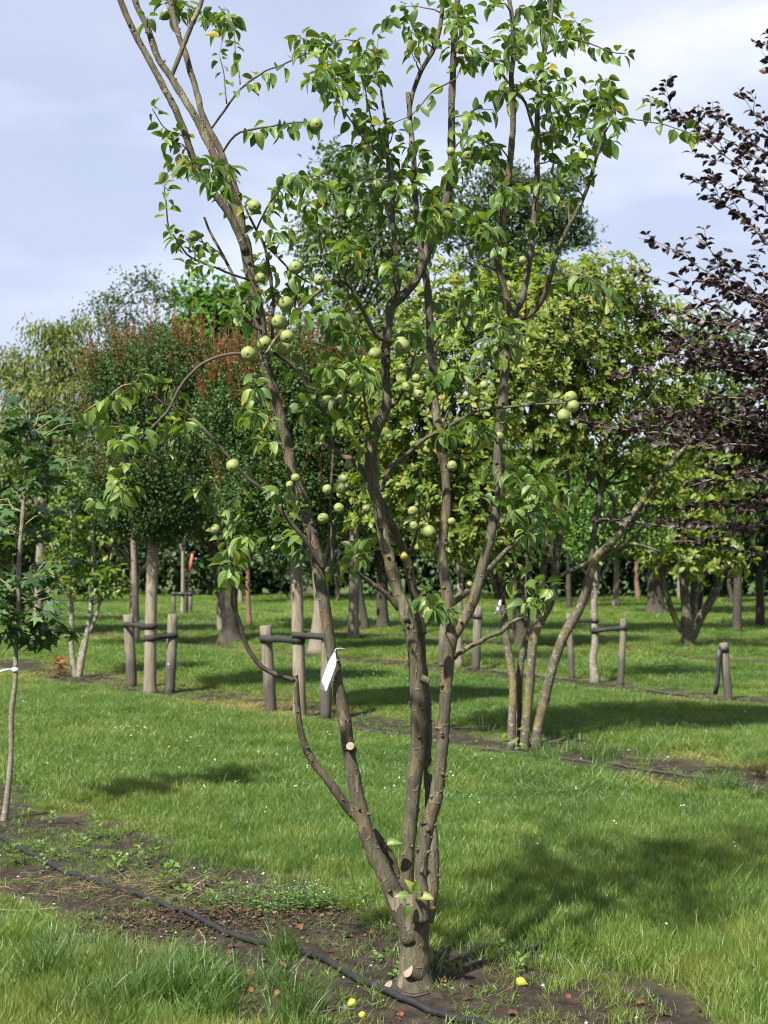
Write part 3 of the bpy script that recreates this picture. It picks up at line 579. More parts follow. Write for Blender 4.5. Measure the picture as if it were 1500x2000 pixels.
stem('twig', [(285, 752, 1.6), (262, 750, 1.5), (239, 753, 1.5), (217, 773, 1.6), (188, 789, 1.4), (165, 804, 1)], -0.34, -0.42, 6, mat='young_twig', leafy=(0.3, 0.024, 0.082), young=True)
stem('twig', [(283, 841, 1.6), (255, 839, 1.5), (233, 834, 1.4), (205, 832, 1)], -0.3, -0.36, 6, mat='young_twig', leafy=(0.2, 0.022, 0.088), young=True)
L1 = stem('branch', [(728, 965, 7), (719, 942, 7.4), (706, 917, 7.2), (684, 895, 6.6), (652, 877, 6), (625, 853, 5), (604, 826, 4.2), (591, 799, 3.4)], 0.05, 0.22, 10)
stem('branch', [(650, 877, 4.4), (641, 842, 5), (631, 810, 4.8), (609, 765, 4.6), (591, 730, 4.6), (567, 709, 4.4), (550, 697, 4), (534, 690, 3.6)], 0.18, 0.05, 10)
stem('branch', [(744, 960, 4.6), (762, 917, 4.6), (793, 890, 4.4), (828, 858, 4.2), (861, 838, 4), (888, 826, 3.7), (917, 810, 3.3), (949, 798, 3), (1000, 793, 2.6), (1040, 789, 2.4), (1109, 787, 1.9), (1150, 788, 1.2), (1190, 782, 0.9)], -0.05, -0.3, 9, mat='twig_bark')
stem('twig', [(864, 836, 2.4), (877, 799, 2.2), (901, 767, 2.1), (928, 738, 2), (960, 711, 1.9), (981, 687, 1.8), (1003, 668, 1.4)], -0.16, -0.24, 7, mat='twig_bark', leafy=(0.3, 0.05, 0.078))
stem('twig', [(650, 1130, 2.6), (648, 1060, 2.5), (644, 983, 2.5), (648, 917, 2.4), (649, 863, 2.3), (653, 810, 2.3), (657, 778, 2.3), (673, 757, 2.2), (689, 735, 2.1), (703, 720, 1.9), (699, 695, 1.7), (683, 660, 1.5), (669, 633, 1.2)], -0.06, 0.0, 7, mat='twig_bark', leafy=(0.5, 0.06, 0.075))
stem('twig', [(728, 842, 2.6), (716, 810, 2.4), (709, 757, 2.2), (706, 735, 1.8)], 0.0, -0.08, 7, mat='twig_bark')
stem('twig', [(764, 795, 3), (774, 788, 3), (783, 770, 2.8), (793, 738, 2.4), (807, 703, 2), (812, 680, 1.4)], 0.05, -0.05, 7, mat='twig_bark', leafy=(0.4, 0.05, 0.078))
stem('twig', [(797, 1082, 4), (806, 1065, 3.4), (813, 1041, 2.6), (819, 996, 2.2), (821, 955, 1.6)], 0.14, 0.05, 7, mat='twig_bark', leafy=(0.5, 0.06, 0.07))
stem('branch', [(880, 1284, 5), (893, 1278, 5), (915, 1265, 4.6), (947, 1247, 4.4), (976, 1233, 4.8), (995, 1217, 4), (1024, 1204, 3.4), (1032, 1202, 3.2)], -0.05, -0.12, 9)
stem('twig', [(1023, 1206, 2.4), (1027, 1167, 2.3), (1027, 1113, 2.1), (1035, 1047, 1.8), (1032, 1007, 1.5), (1026, 975, 1.1)], -0.12, -0.16, 7, mat='twig_bark', leafy=(0.1, 0.032, 0.072))
stem('branch', [(778, 1190, 5), (752, 1159, 5), (720, 1135, 4.8), (704, 1125, 4.2), (693, 1112, 2.8), (688, 1090, 1.6)], 0.04, -0.12, 9)
stem('twig', [(413, 251, 2.4), (440, 213, 2.4), (472, 171, 2.3), (520, 139, 1.9), (573, 115, 1.7), (620, 97, 1.5), (665, 78, 1.1), (694, 80, 0.9)], 0.12, -0.05, 6, mat='twig_bark', leafy=(0.25, 0.021, 0.068))
stem('twig', [(443, 203, 1.6), (435, 149, 1.4), (429, 107, 0.9)], 0.1, 0.05, 6, mat='young_twig', leafy=(0.1, 0.028, 0.055), young=True)
stem('twig', [(469, 165, 1.5), (466, 130, 1.4), (461, 101, 1.3), (456, 61, 1.2), (440, 30, 0.9)], 0.1, 0.1, 6, mat='young_twig', leafy=(0.1, 0.024, 0.06))
stem('twig', [(436, 296, 2.5), (450, 274, 2.4), (467, 259, 2.3), (499, 249, 2.2), (547, 242, 1.9), (587, 238, 1.6), (612, 240, 1.3)], 0.05, -0.1, 6, mat='twig_bark', leafy=(0.33, 0.014, 0.072))
stem('twig', [(364, 264, 2), (345, 262, 1.7), (320, 248, 1.4), (305, 225, 1.1), (297, 212, 0.8)], -0.04, -0.15, 6, mat='young_twig', leafy=(0.1, 0.02, 0.065), young=True)
stem('twig', [(492, 548, 2.4), (457, 537, 2.3), (420, 521, 2.1), (375, 502, 2), (348, 470, 1.8), (329, 441, 1.7), (324, 390, 1.3), (320, 362, 0.8)], 0.0, -0.2, 6, mat='twig_bark', leafy=(0.2, 0.022, 0.068))
stem('branch', [(504, 622, 4), (492, 602, 3.8), (479, 582, 3.7), (463, 553, 3.4), (447, 518, 3.2), (430, 482, 2.8), (409, 447, 2.6), (399, 425, 2.4)], -0.02, 0.1, 8)
stem('twig', [(447, 518, 2), (425, 491, 1.8), (405, 478, 1.6), (388, 470, 1.2)], 0.05, -0.02, 6, mat='twig_bark', leafy=(0.2, 0.03, 0.066))
stem('twig', [(506, 646, 2.4), (473, 619, 2.2), (444, 595, 1.9), (420, 580, 1.3)], 0.0, -0.12, 6, mat='twig_bark', leafy=(0.3, 0.022, 0.07))
stem('branch', [(532, 662, 3.6), (532, 615, 3.5), (532, 571, 3.4), (523, 510, 3.2), (516, 478, 3), (501, 449, 2.8), (487, 422, 2.4), (478, 402, 2)], 0.06, 0.0, 8, mat='twig_bark', leafy=(0.55, 0.03, 0.072))
stem('twig', [(501, 449, 2.2), (511, 425, 2), (527, 395, 1.9), (553, 363, 1.7), (578, 349, 1.4), (604, 345, 1)], 0.03, -0.1, 6, mat='twig_bark', leafy=(0.35, 0.02, 0.072))
stem('twig', [(516, 478, 2.4), (530, 490, 2.3), (548, 507, 2.2), (567, 526, 2.1), (590, 543, 1.9), (610, 555, 1.5)], 0.02, -0.12, 6, mat='twig_bark', leafy=(0.3, 0.03, 0.074))
stem('twig', [(1182, 258, 2), (1195, 240, 1.6), (1217, 232, 1.4), (1255, 233, 1.3), (1271, 235, 1.3), (1300, 241, 1.2), (1329, 252, 1.1), (1353, 262, 0.8)], -0.1, -0.25, 6, mat='twig_bark', leafy=(0.62, 0.02, 0.064))
stem('twig', [(1271, 238, 1.2), (1270, 215, 1.1), (1272, 192, 0.8)], -0.17, -0.18, 5, mat='young_twig', leafy=(0.2, 0.018, 0.058), young=True)
stem('twig', [(1068, 105, 2.2), (1100, 85, 1.9), (1130, 75, 1.7), (1160, 84, 1.5), (1180, 92, 1.4), (1205, 103, 1.2), (1222, 104, 0.9)], 0.2, 0.0, 6, mat='twig_bark', leafy=(0.3, 0.02, 0.066))
stem('twig', [(889, 155, 1.9), (870, 165, 1.7), (845, 180, 1.5), (822, 207, 1.3), (800, 228, 1.1), (770, 240, 0.9), (752, 250, 0.8)], 0.0, -0.12, 6, mat='twig_bark', leafy=(0.1, 0.03, 0.07))
stem('twig', [(750, 310, 2), (735, 270, 1.8), (720, 225, 1.6), (713, 180, 1.3), (722, 140, 1), (735, 108, 0.8)], 0.1, -0.1, 6, mat='twig_bark', leafy=(0.15, 0.026, 0.07))
stem('twig', [(752, 320, 1.8), (715, 280, 1.7), (690, 245, 1.5), (662, 205, 1.3), (645, 180, 1), (640, 160, 0.8)], 0.05, -0.15, 6, mat='twig_bark', leafy=(0.25, 0.022, 0.07))
stem('twig', [(999, 215, 1.6), (1008, 170, 1.5), (985, 178, 1.4), (972, 205, 1.2), (968, 250, 1.0)], 0.08, 0.05, 6, mat='twig_bark')
stem('branch', [(1046, 262, 2.8), (1036, 232, 3), (1026, 200, 3), (1012, 180, 2.8), (985, 150, 2.8), (965, 120, 2.6), (945, 98, 2.2)], 0.24, 0.12, 7)
stem('branch', [(990, 382, 2.6), (970, 372, 2.4), (955, 360, 2)], 0.1, 0.05, 7)

# twigs with leaves that fill the crown; each starts on the nearest stem
NP = np.array([n_[0] for n_ in NODES]); NXY = np.array([[n_[1], n_[2]] for n_ in NODES]); NR = np.array([n_[3] for n_ in NODES])
TW = MB()
def fill(cx, cy, rx, ry, n, young=False, size=0.076, deep=0.28, gap=0.028, front=0.0):
    for _ in range(int(n * 0.72 + 0.5)):
        a = RNG.uniform(0, 2 * math.pi); r = math.sqrt(RNG.random()); tx, ty = cx + rx * r * math.cos(a), cy + ry * r * math.sin(a)
        d = np.hypot(NXY[:, 0] - tx, (NXY[:, 1] - ty - 25)) + np.where(np.hypot(NXY[:, 0] - tx, NXY[:, 1] - ty) < 22, 60, 0) + RNG.uniform(0, 25, len(NXY))
        k = int(np.argmin(d)); S = NP[k]; Yt = S[1] + RNG.normal(front, deep); Yt = np.clip(Yt, D0 - 0.7, D0 + 0.8)
        E_ = pt(tx, ty, Yt); dv = E_ - S; ln = np.linalg.norm(dv)
        if ln > 0.75: E_ = S + dv / ln * 0.75; dv = E_ - S; ln = 0.75
        t_ = np.linspace(0, 1, 8)[:, None]; P = S + dv * t_; P[:, 2] += np.sin(math.pi * t_[:, 0]) * ln * RNG.uniform(-0.02, 0.16)
        P[1:] += np.cumsum(RNG.normal(size=(7, 3)) * ln * 0.02, 0)
        r0 = min(0.0034, NR[k] * 0.7); tube(TW, P, np.linspace(r0, 0.0011, 8), 5)
        leaf_run(P, 0.3, gap, size, young)
for b_ in [(790, 50, 120, 55, 13), (930, 60, 90, 65, 18), (1050, 60, 80, 65, 20), (1090, 170, 75, 60, 14), (1000, 130, 70, 60, 9), (1150, 195, 50, 50, 6), (1090, 250, 75, 45, 11), (1165, 235, 35, 40, 4), (1105, 305, 50, 40, 5),
           (690, 130, 55, 45, 11), (730, 225, 70, 55, 8), (640, 165, 35, 35, 5), (705, 330, 80, 55, 11), (810, 330, 75, 60, 11), (900, 370, 65, 60, 12), (945, 250, 50, 60, 8), (830, 430, 70, 55, 10), (685, 420, 75, 55, 13), (720, 520, 70, 55, 9), (655, 610, 50, 45, 6), (945, 470, 60, 50, 9), (930, 560, 45, 50, 5), (1015, 400, 55, 50, 9), (1085, 375, 40, 40, 3), (1130, 570, 50, 50, 5), (1000, 665, 60, 40, 5), (870, 620, 40, 50, 4),
           (420, 365, 45, 35, 8), (350, 290, 35, 35, 5), (390, 490, 40, 30, 3), (450, 590, 45, 35, 5), (540, 420, 40, 50, 4), (590, 370, 50, 35, 6), (550, 545, 50, 40, 5), (430, 40, 45, 28, 6), (330, 20, 55, 18, 6), (640, 110, 55, 45, 6),
           (500, 770, 30, 45, 4), (620, 760, 40, 40, 3), (640, 640, 60, 40, 5), (610, 720, 40, 40, 3), (620, 700, 40, 40, 3), (620, 815, 45, 45, 5), (700, 690, 50, 50, 5), (690, 780, 40, 40, 4), (720, 870, 40, 40, 2), (790, 675, 40, 35, 4), (880, 740, 50, 50, 4), (930, 860, 60, 60, 6), (890, 930, 50, 50, 4), (1000, 980, 60, 50, 9), (1055, 1010, 50, 50, 9), (1080, 920, 55, 50, 4), (1095, 990, 45, 35, 3), (870, 1185, 55, 22, 4), (1030, 1120, 40, 55, 4), (690, 1085, 38, 32, 6), (540, 1085, 60, 20, 4), (470, 1120, 40, 25, 4)]:
    fill(*b_)
for b_ in [(300, 745, 45, 28, 5), (330, 800, 40, 35, 5), (215, 775, 30, 22, 1), (260, 850, 45, 28, 3), (235, 920, 35, 35, 4), (228, 985, 40, 28, 5), (300, 840, 45, 30, 3), (430, 950, 55, 40, 3), (500, 870, 50, 35, 3), (550, 975, 45, 35, 5), (500, 800, 28, 40, 3), (690, 1080, 40, 30, 3), (470, 990, 40, 30, 3), (445, 1060, 45, 45, 5), (1010, 650, 30, 25, 2), (1000, 480, 20, 20, 1), (510, 730, 20, 20, 2)]:
    fill(*b_, young=True, size=0.074, deep=0.15, front=-0.1)
obj('twig', TW.mesh('twig', M['twig_bark']), quince, kind='stuff')
# a sprout on the trunk and a few single leaves low on the stems
for x, y, q in ((808, 1746, 0), (808, 1746, 1), (804, 1750, 2), (816, 1752, 3), (800, 1760, 4), (752, 1650, 5), (838, 1515, 6)):
    P = pt(x, y, D0 - 0.14 if q < 5 else D0 - 0.02); an = [1.9, 1.2, 2.9, 0.1, -1.9, 0.4, 1.2][q]
    LY.add(P, np.array([math.cos(an), -0.45, math.sin(an)]), np.array([0.1, -0.8, 0.7]), 0.055, 0.2 + 0.05 * q)
emit_leaves(LQ, LEAF_QUINCE, M['quince_leaf'], quince, 190)
emit_leaves(LY, LEAF_QUINCE, M['quince_leaf_young'], quince, 110, rest='young_foliage')

# pruning cuts
def cut(px, py, d, r, nrm, ln=0.02):
    P = pt(px, py, D0 + d); n_ = unit(np.array(nrm, float)); mb = MB()
    tube(mb, np.array([P - n_ * ln, P - n_ * ln * 0.4, P]), [r * 1.1, r * 1.02, r], 12, cap=False)
    o = obj('pruned_stub', mb.mesh('pruned_stub', M['quince_bark']), quince)
    m2 = MB(); e1 = unit(np.cross(n_, [0.2, 0.1, 1])); e2 = np.cross(n_, e1); a = np.arange(14) * 2 * math.pi / 14
    Vv = np.vstack([P + n_ * 0.002, P + r * 0.98 * (np.cos(a)[:, None] * e1 + np.sin(a)[:, None] * e2)]); m2.add(Vv, [(0, 1 + q, 1 + (q + 1) % 14) for q in range(14)])
    obj('cut_face', m2.mesh('cut_face', M['cut_wood']), o)
cut(684, 1457, -0.055, 0.0148, (-0.15, -0.9, 0.45), 0.05)
cut(577, 1318, 0.02, 0.0098, (0, -0.1, 1), 0.02)
cut(838, 1331, 0.02, 0.013, (0.9, -0.2, -0.4), 0.03)
cut(797, 1896, -0.058, 0.024, (-0.75, -0.5, 0.5), 0.045)
cut(757, 1925, -0.09, 0.022, (-0.7, -0.25, 0.75), 0.10)

# fruits
FR = [(618, 243, 13), (355, 312, 12), (497, 403, 13), (381, 461, 11.5), (560, 594, 15), (547, 629, 15), (561, 656, 13.5), (515, 669, 15), (553, 681, 15), (486, 691, 15.5), (577, 523, 14), (624, 547, 11), (507, 543, 11), (900, 93, 13), (921, 108, 13), (912, 302, 15), (741, 362, 14), (880, 297, 9), (640, 782, 12), (667, 780, 11), (711, 730, 12.5), (692, 747, 11.5), (797, 755, 12), (817, 769, 12.5), (813, 739, 9), (786, 718, 9), (784, 673, 17), (1115, 776, 13), (1120, 792, 12), (1101, 811, 13), (456, 909, 13), (639, 955, 10), (664, 952, 12), (662, 992, 10.5), (632, 1012, 11), (420, 1033, 10), (681, 908, 9), (670, 935, 9), (716, 992, 8.5), (807, 998, 10.5), (808, 1028, 10), (838, 1038, 13), (882, 1018, 8), (916, 1142, 8), (883, 910, 10.5), (975, 852, 9), (577, 933, 9), (566, 946, 7.5), (945, 752, 9), (734, 690, 13), (1020, 508, 9)]
def fruit_mesh(seed):
    rg = np.random.default_rng(seed); pr = [(0.03, -1.42), (0.13, -1.32), (0.30, -1.08), (0.66, -0.68), (0.95, -0.15), (1.0, 0.2), (0.90, 0.6), (0.66, 0.9), (0.34, 1.06), (0.16, 1.06), (0.05, 1.0)]
    a = np.arange(14) * 2 * math.pi / 14; Vv = []
    ph = rg.uniform(0, 6.28, 3)
    for r, z in pr:
        rr = r * (1 + 0.035 * np.sin(2 * a + ph[0]) + 0.03 * np.sin(5 * a + ph[1] + z)); Vv.append(np.stack([rr * np.cos(a), rr * np.sin(a), np.full(14, z)], -1))
    Vv = np.concatenate(Vv); n_ = len(pr); ii = np.arange(n_ - 1)[:, None] * 14; jj = np.arange(14)[None]; j2 = (jj + 1) % 14
    return mk_mesh('fruit', Vv, np.stack([ii + jj, ii + j2, ii + 14 + j2, ii + 14 + jj], -1).reshape(-1, 4), M['fruit'])
FM = [fruit_mesh(q) for q in range(4)]
cmb = MB(); ca = np.arange(10) * 2 * math.pi / 10; cr = np.where(np.arange(10) % 2, 0.10, 0.24)
cmb.add(np.vstack([[0, 0, 0.98], np.stack([cr * np.cos(ca), cr * np.sin(ca), np.where(np.arange(10) % 2, 1.03, 1.10)], -1)]), [(0, 1 + q, 1 + (q + 1) % 10) for q in range(10)])
CALYX = cmb.mesh('calyx', M['calyx'], False)
STALKS = MB(); inv = quince.matrix_basis.inverted()
for q, (x, y, r) in enumerate(FR):
    d = np.hypot(NXY[:, 0] - x, NXY[:, 1] - y); k = int(np.argmin(d)); S = NP[k]
    Yf = S[1] - NR[k] - 0.05 - RNG.random() * 0.05; P = pt(x, y, Yf); R = r * Yf / FPX * 1.05
    if d[k] < 4: P = P + np.array([0, -0.5 * R, 0])
    ax = unit(unit(P - S) + rand_unit(1)[0] * 0.35 + np.array([0, -0.25, -0.35]))
    o = bpy.data.objects.new('fruit', FM[q % 4]); COL.objects.link(o); o.parent = quince; o.matrix_parent_inverse = inv
    rot = Vector(ax).to_track_quat('Z', 'Y').to_matrix().to_4x4()
    o.matrix_basis = Matrix.Translation(P) @ rot @ Matrix.Diagonal((R * 0.95, R * 0.95, R * 1.12, 1))
    c = bpy.data.objects.new('calyx', CALYX); COL.objects.link(c); c.parent = o
    tip = P - ax * R * 1.1; tube(STALKS, np.array([tip + ax * R * 0.3, tip * 0.55 + S * 0.45 + [0, 0, 0.004], S]), [0.0024, 0.002, 0.0026], 5)
obj('fruit_stalks', STALKS.mesh('fruit_stalks', M['twig_bark']), quince, kind='stuff')
# the ripe yellow one
o = bpy.data.objects.new('fruit', FM[1].copy()); o.data.materials[0] = M['fruit_yellow']; COL.objects.link(o); o.parent = quince; o.matrix_parent_inverse = inv
P = pt(789, 1086, D0 + 0.06); o.matrix_basis = Matrix.Translation(P) @ Matrix.Rotation(2.6, 4, 'X') @ Matrix.Scale(0.0145, 4); o['label'] = 'small ripe yellow fruit'

# white plastic label on the left stem
tg = empty('plant_tag', pt(655, 1272, D0 - 0.05), 'white plastic plant tag hanging from a stem of the fruit tree', 'tag')
prof = [(653, 1273, 655, 1273.5), (646, 1284, 657, 1290), (641, 1294, 656, 1299), (634, 1312, 649.5, 1317), (628.5, 1328, 643.5, 1333), (623, 1344, 637.5, 1350)]
mb = MB(); th = 0.0006; Vv = []
for q, (x0, y0, x1, y1) in enumerate(prof):
    yy = D0 - 0.06 - 0.003 * math.sin(q / 5 * math.pi)
    a_, b_ = pt(x0, y0, yy), pt(x1, y1, yy + 0.002); Vv += [a_ + [0, -th, 0], b_ + [0, -th, 0], b_ + [0, th, 0], a_ + [0, th, 0]]
Qs = []
for q in range(len(prof) - 1):
    for c in range(4): Qs.append((4 * q + c, 4 * q + (c + 1) % 4, 4 * q + 4 + (c + 1) % 4, 4 * q + 4 + c))
Qs += [(3, 2, 1, 0), (20, 21, 22, 23)]
mb.add(Vv, None, Qs); obj('tag_strip', mb.mesh('tag_strip', M['tag_plastic'], False), tg)
mb = MB(); tube(mb, np.array([pt(654, 1274, D0 - 0.06), pt(655, 1268, D0 - 0.055), pt(664, 1266, D0 - 0.035), pt(676, 1268, D0 - 0.03)]), [0.0012] * 4, 5); obj('tie', mb.mesh('tie', M['tag_plastic']), tg)
mb = MB()
for (x, y, w, h) in ((635.4, 1329.6, 1.4, 2.6), (634.9, 1332.0, 1.0, 1.0), (634.2, 1334.0, 1.0, 2.6), (636.3, 1333.8, 1.6, 1.4), (635.2, 1335.6, 2.0, 0.8), (633.0, 1338.4, 1.8, 1.5), (631.6, 1341.4, 1.8, 1.8)):
    w, h = w * 0.75, h * 0.75; yy = D0 - 0.0655; c_ = [pt(x - w / 2, y - h / 2, yy), pt(x + w / 2, y - h / 2, yy), pt(x + w / 2, y + h / 2, yy), pt(x - w / 2, y + h / 2, yy)]; mb.add(c_, None, [(3, 2, 1, 0)])
obj('handwriting', mb.mesh('handwriting', M['ink'], False), tg)
# ------------------------------------------------------------------ the row behind: clipped standards, magnolias, staked trees
def post(base, top, r, label, group, lean=None):
    g = ground(*base); Yd = g[1]; root_top = pt(top[0], top[1], Yd); R = r * Yd / FPX
    mb = MB(); A_, B_ = np.array([0, 0, -0.06]), root_top - g; n_ = 9; t_ = np.linspace(0, 1, n_)[:, None]; P = A_ * (1 - t_) + B_ * t_
    P = np.vstack([P, P[-1] + unit(B_) * 0.006, P[-1] + unit(B_) * 0.0065]); Rr = np.concatenate([R * (1 + 0.03 * RNG.normal(size=n_)), [R * 0.93, R * 0.02]])
    tube(mb, P, Rr, 14, lump=0.012); o = obj('wooden_stake', mb.mesh('wooden_stake', M['post_wood'])); o.location = g
    tag(o, label, 'stake', group); return g, root_top, R
def at_h(g, top, z): t_ = (z - g[2]) / (top[2] - g[2]); return g + (top - g) * t_
def belt(c1, r1, c2, r2, h, label, group, mat='rubber_dusty', twist=0.0):
    a = np.arange(24) * 2 * math.pi / 24
    pts = [(c1[:2] + (r1 + 0.003) * np.array([math.cos(q), math.sin(q)]), 0) for q in a] + [(c2[:2] + (r2 + 0.003) * np.array([math.cos(q), math.sin(q)]), 1) for q in a]
    P2 = np.array([p_[0] for p_ in pts])
    idx = sorted(range(len(P2)), key=lambda q: (P2[q][0], P2[q][1]))
    def half(ix):
        hh = []
        for q in ix:
            while len(hh) > 1 and np.cross(P2[hh[-1]] - P2[hh[-2]], P2[q] - P2[hh[-1]]) <= 0: hh.pop()
            hh.append(q)
        return hh
    lo, up_ = half(idx), half(idx[::-1]); hull = lo[:-1] + up_[:-1]
    loop = []
    for q in range(len(hull)):
        p0, p1 = P2[hull[q]], P2[hull[(q + 1) % len(hull)]]; n_ = max(1, int(np.linalg.norm(p1 - p0) / 0.05))
        for s in range(n_): loop.append(p0 + (p1 - p0) * s / n_)
    loop = np.array(loop); ax = c2[:2] - c1[:2]; Ln = np.linalg.norm(ax); u = np.clip((loop - c1[:2]) @ ax / Ln ** 2, 0, 1)
    mid = (loop.max(0) + loop.min(0)) / 2; pinch = np.sin(math.pi * u) ** 2
    cen = c1[:2] + ax * u[:, None]; loop2 = cen + (loop - cen) * (1 - 0.35 * pinch)[:, None]
    nrm = unit(loop - cen + 1e-6); z = c1[2] + (c2[2] - c1[2]) * u; hh = h * (1 - 0.15 * pinch)
    mb = MB(); th = 0.005; n_ = len(loop2)
    ring = []
    for dz, dn in ((-0.5, 0), (-0.5, 1), (0.5, 1), (0.5, 0)):
        ring.append(np.column_stack([loop2 + nrm * th * dn, z + hh * dz + RNG.normal(0, 0.0015, n_)]))
    Vv = np.concatenate(ring); Qs = []
    for r_ in range(4):
        for q in range(n_): Qs.append((r_ * n_ + q, r_ * n_ + (q + 1) % n_, ((r_ + 1) % 4) * n_ + (q + 1) % n_, ((r_ + 1) % 4) * n_ + q))
    mb.add(Vv, None, Qs); o = obj('tree_tie', mb.mesh('tree_tie', M[mat], True)); tag(o, label, 'strap', group); return o
def ribbon(mb, P, W, th):
    P = np.asarray(P, float); n_ = len(P); T = unit(np.gradient(P, axis=0)); W = np.asarray(W, float); Nn = unit(np.cross(T, W)); Vv = []
    for q in range(n_):
        for sw, sn in ((-1, -1), (1, -1), (1, 1), (-1, 1)): Vv.append(P[q] + W[q] * sw + Nn[q] * sn * th)
    Qs = [(4 * q + c, 4 * q + (c + 1) % 4, 4 * q + 4 + (c + 1) % 4, 4 * q + 4 + c) for q in range(n_ - 1) for c in range(4)] + [(3, 2, 1, 0), (4 * n_ - 4, 4 * n_ - 3, 4 * n_ - 2, 4 * n_ - 1)]
    mb.add(Vv, None, Qs)
STK, TIE = 'round timber stakes beside staked trees', 'rubber straps tying trees to stakes'

def standard(base, trunk, crown, tag_lbl, n_clump, shoots, seed):
    """clipped small-leaved crown on a clear stem, with upright reddish summer shoots"""
    g = ground(*base); Yd = g[1]; root = empty('clipped_tree', g, tag_lbl, 'tree', 'clipped standards with reddish shoots')
    mb = MB(); P4 = px_tube(mb, trunk, Yd, sides=14, lump=0.02, step=0.06); bl = [blob(*b_, Yd) for b_ in crown]
    C, u = crown_clumps(bl, n_clump, 0.22); C[:, 2] = np.maximum(C[:, 2], pt(0, 1070, Yd)[2])
    for k in RNG.choice(len(C), 46, replace=False):
        s = P4[-1 - int(RNG.integers(0, 3))]
        limb(mb, s[:3], bl[0][0] + (C[k] - bl[0][0]) * 0.9, 0.022, 0.005, 0.03, 7)
    t_o = obj('trunk', mb.mesh('trunk', M['standard_bark']), root)
    lv = Leaves(); clump_leaves(lv, C, u, 44, 0.085, 0.040, 0.0, 0.45, 0.8); emit_leaves(lv, LEAF_TINY, M['topiary_leaf'], root, rest='crown')
    ls = Leaves(); sm = MB(); n_ = shoots
    for q in range(n_):
        b_ = bl[RNG.integers(len(bl))]; v = rand_unit(1)[0]; v[2] = abs(v[2]) * 0.9 + 0.05; v = unit(v); S = b_[0] + v * b_[1] * 0.96
        d = unit(np.array([v[0] * 0.25, v[1] * 0.25, 1]) + RNG.normal(size=3) * 0.1); ln = RNG.uniform(0.20, 0.46)
        tube(sm, np.array([S, S + d * ln * 0.5, S + d * ln]), [0.003, 0.0025, 0.0015], 4)
        for z in np.linspace(0.05, 1, 20):
            a = RNG.uniform(0, 6.28); o_ = np.array([math.cos(a), math.sin(a), 0.6]); ls.add(S + d * ln * z, o_, np.array([-o_[0] * 0.5, -o_[1] * 0.5, 1.0]), 0.046 * (1.1 - 0.4 * z), np.clip(0.1 + 0.65 * z + RNG.normal(0, 0.12), 0, 0.99))
    obj('shoot', sm.mesh('shoot', M['red_shoot']), root, kind='stuff'); emit_leaves(ls, LEAF_TINY, M['red_shoot'], root, rest='shoot_leaves')
    return g, P4, Yd
g1, s1P, Y1 = standard((293, 1354), [(293, 1360, 14), (293, 1330, 12.5), (294, 1250, 11.6), (296, 1150, 11.2), (299, 1075, 11), (300, 1010, 9), (300, 960, 6)], [(305, 880, 150, 180), (310, 750, 145, 100), (250, 780, 90, 90), (390, 760, 60, 90), (300, 960, 120, 95)], 'dark green clipped tree with a pale trunk, beside the yellowish bushy tree', 1500, 280, 1)
g2, s2P, Y2 = standard((584, 1400), [(585, 1408, 14), (585, 1380, 13), (584, 1300, 12.3), (581, 1200, 12), (579, 1110, 12), (577, 1050, 11), (576, 990, 8)], [(575, 870, 150, 175), (590, 750, 140, 95), (480, 800, 90, 95), (660, 800, 85, 100), (565, 970, 140, 95)], 'dark green clipped tree standing between the fruit tree stems and stakes', 1500, 280, 2)
pa = post((258, 1341), (251, 1201), 10.4, 'sturdy grey timber stake strapped to the clipped tree, leaning towards it', STK)
pb = post((331, 1352), (338, 1201), 10.2, 'sturdy grey timber stake with a pale spot, strapped to the clipped tree', STK)
mb = MB(); c_ = pt(329, 1297, pb[0][1] - pb[2] - 0.004); a_ = np.arange(10) * 0.6283; mb.add(np.vstack([c_, c_ + 0.008 * np.stack([np.cos(a_), 0 * a_, np.sin(a_)], -1)]), [(0, 1 + (q + 1) % 10, 1 + q) for q in range(10)]); obj('pale_spot', mb.mesh('pale_spot', M['tag_plastic']), [o_ for o_ in bpy.data.objects if o_.get('label', '').startswith('sturdy grey timber stake with a pale spot')][0])
zc = lambda py, Yd: pt(0, py, Yd)[2]
def trunk_at(P4, z): k = int(np.argmin(np.abs(P4[:, 2] - z))); return P4[k, :3], P4[k, 3]
def tie(pst, P4, py_p, py_t, h, label, mat='rubber_dusty'):
    zp, zt = zc(py_p, pst[0][1]), zc(py_t, P4[0][1]); c1 = at_h(pst[0], pst[1], zp); c2, r2 = trunk_at(P4, zt); c2 = np.array([c2[0], c2[1], zt])
    belt(c1, pst[2], c2, r2, h, label, TIE, mat)
tie(pa, s1P, 1219, 1223, 0.065, 'black rubber strap tying the clipped tree to the leaning stake')
tie(pb, s1P, 1240, 1246, 0.07, 'black rubber strap tying the clipped tree to the stake with a pale spot')
pc = post((530, 1392), (519, 1223), 11.6, 'thick timber stake leaning away from the clipped tree it holds', STK)
pd = post((636, 1402), (640, 1217), 11.4, 'thick timber stake standing behind the plant tag', STK)
tie(pc, s2P, 1247, 1249, 0.075, 'dusty black strap tying the clipped tree to the thick leaning stake')
tie(pd, s2P, 1244, 1240, 0.065, 'dusty black strap running to the stake behind the plant tag')

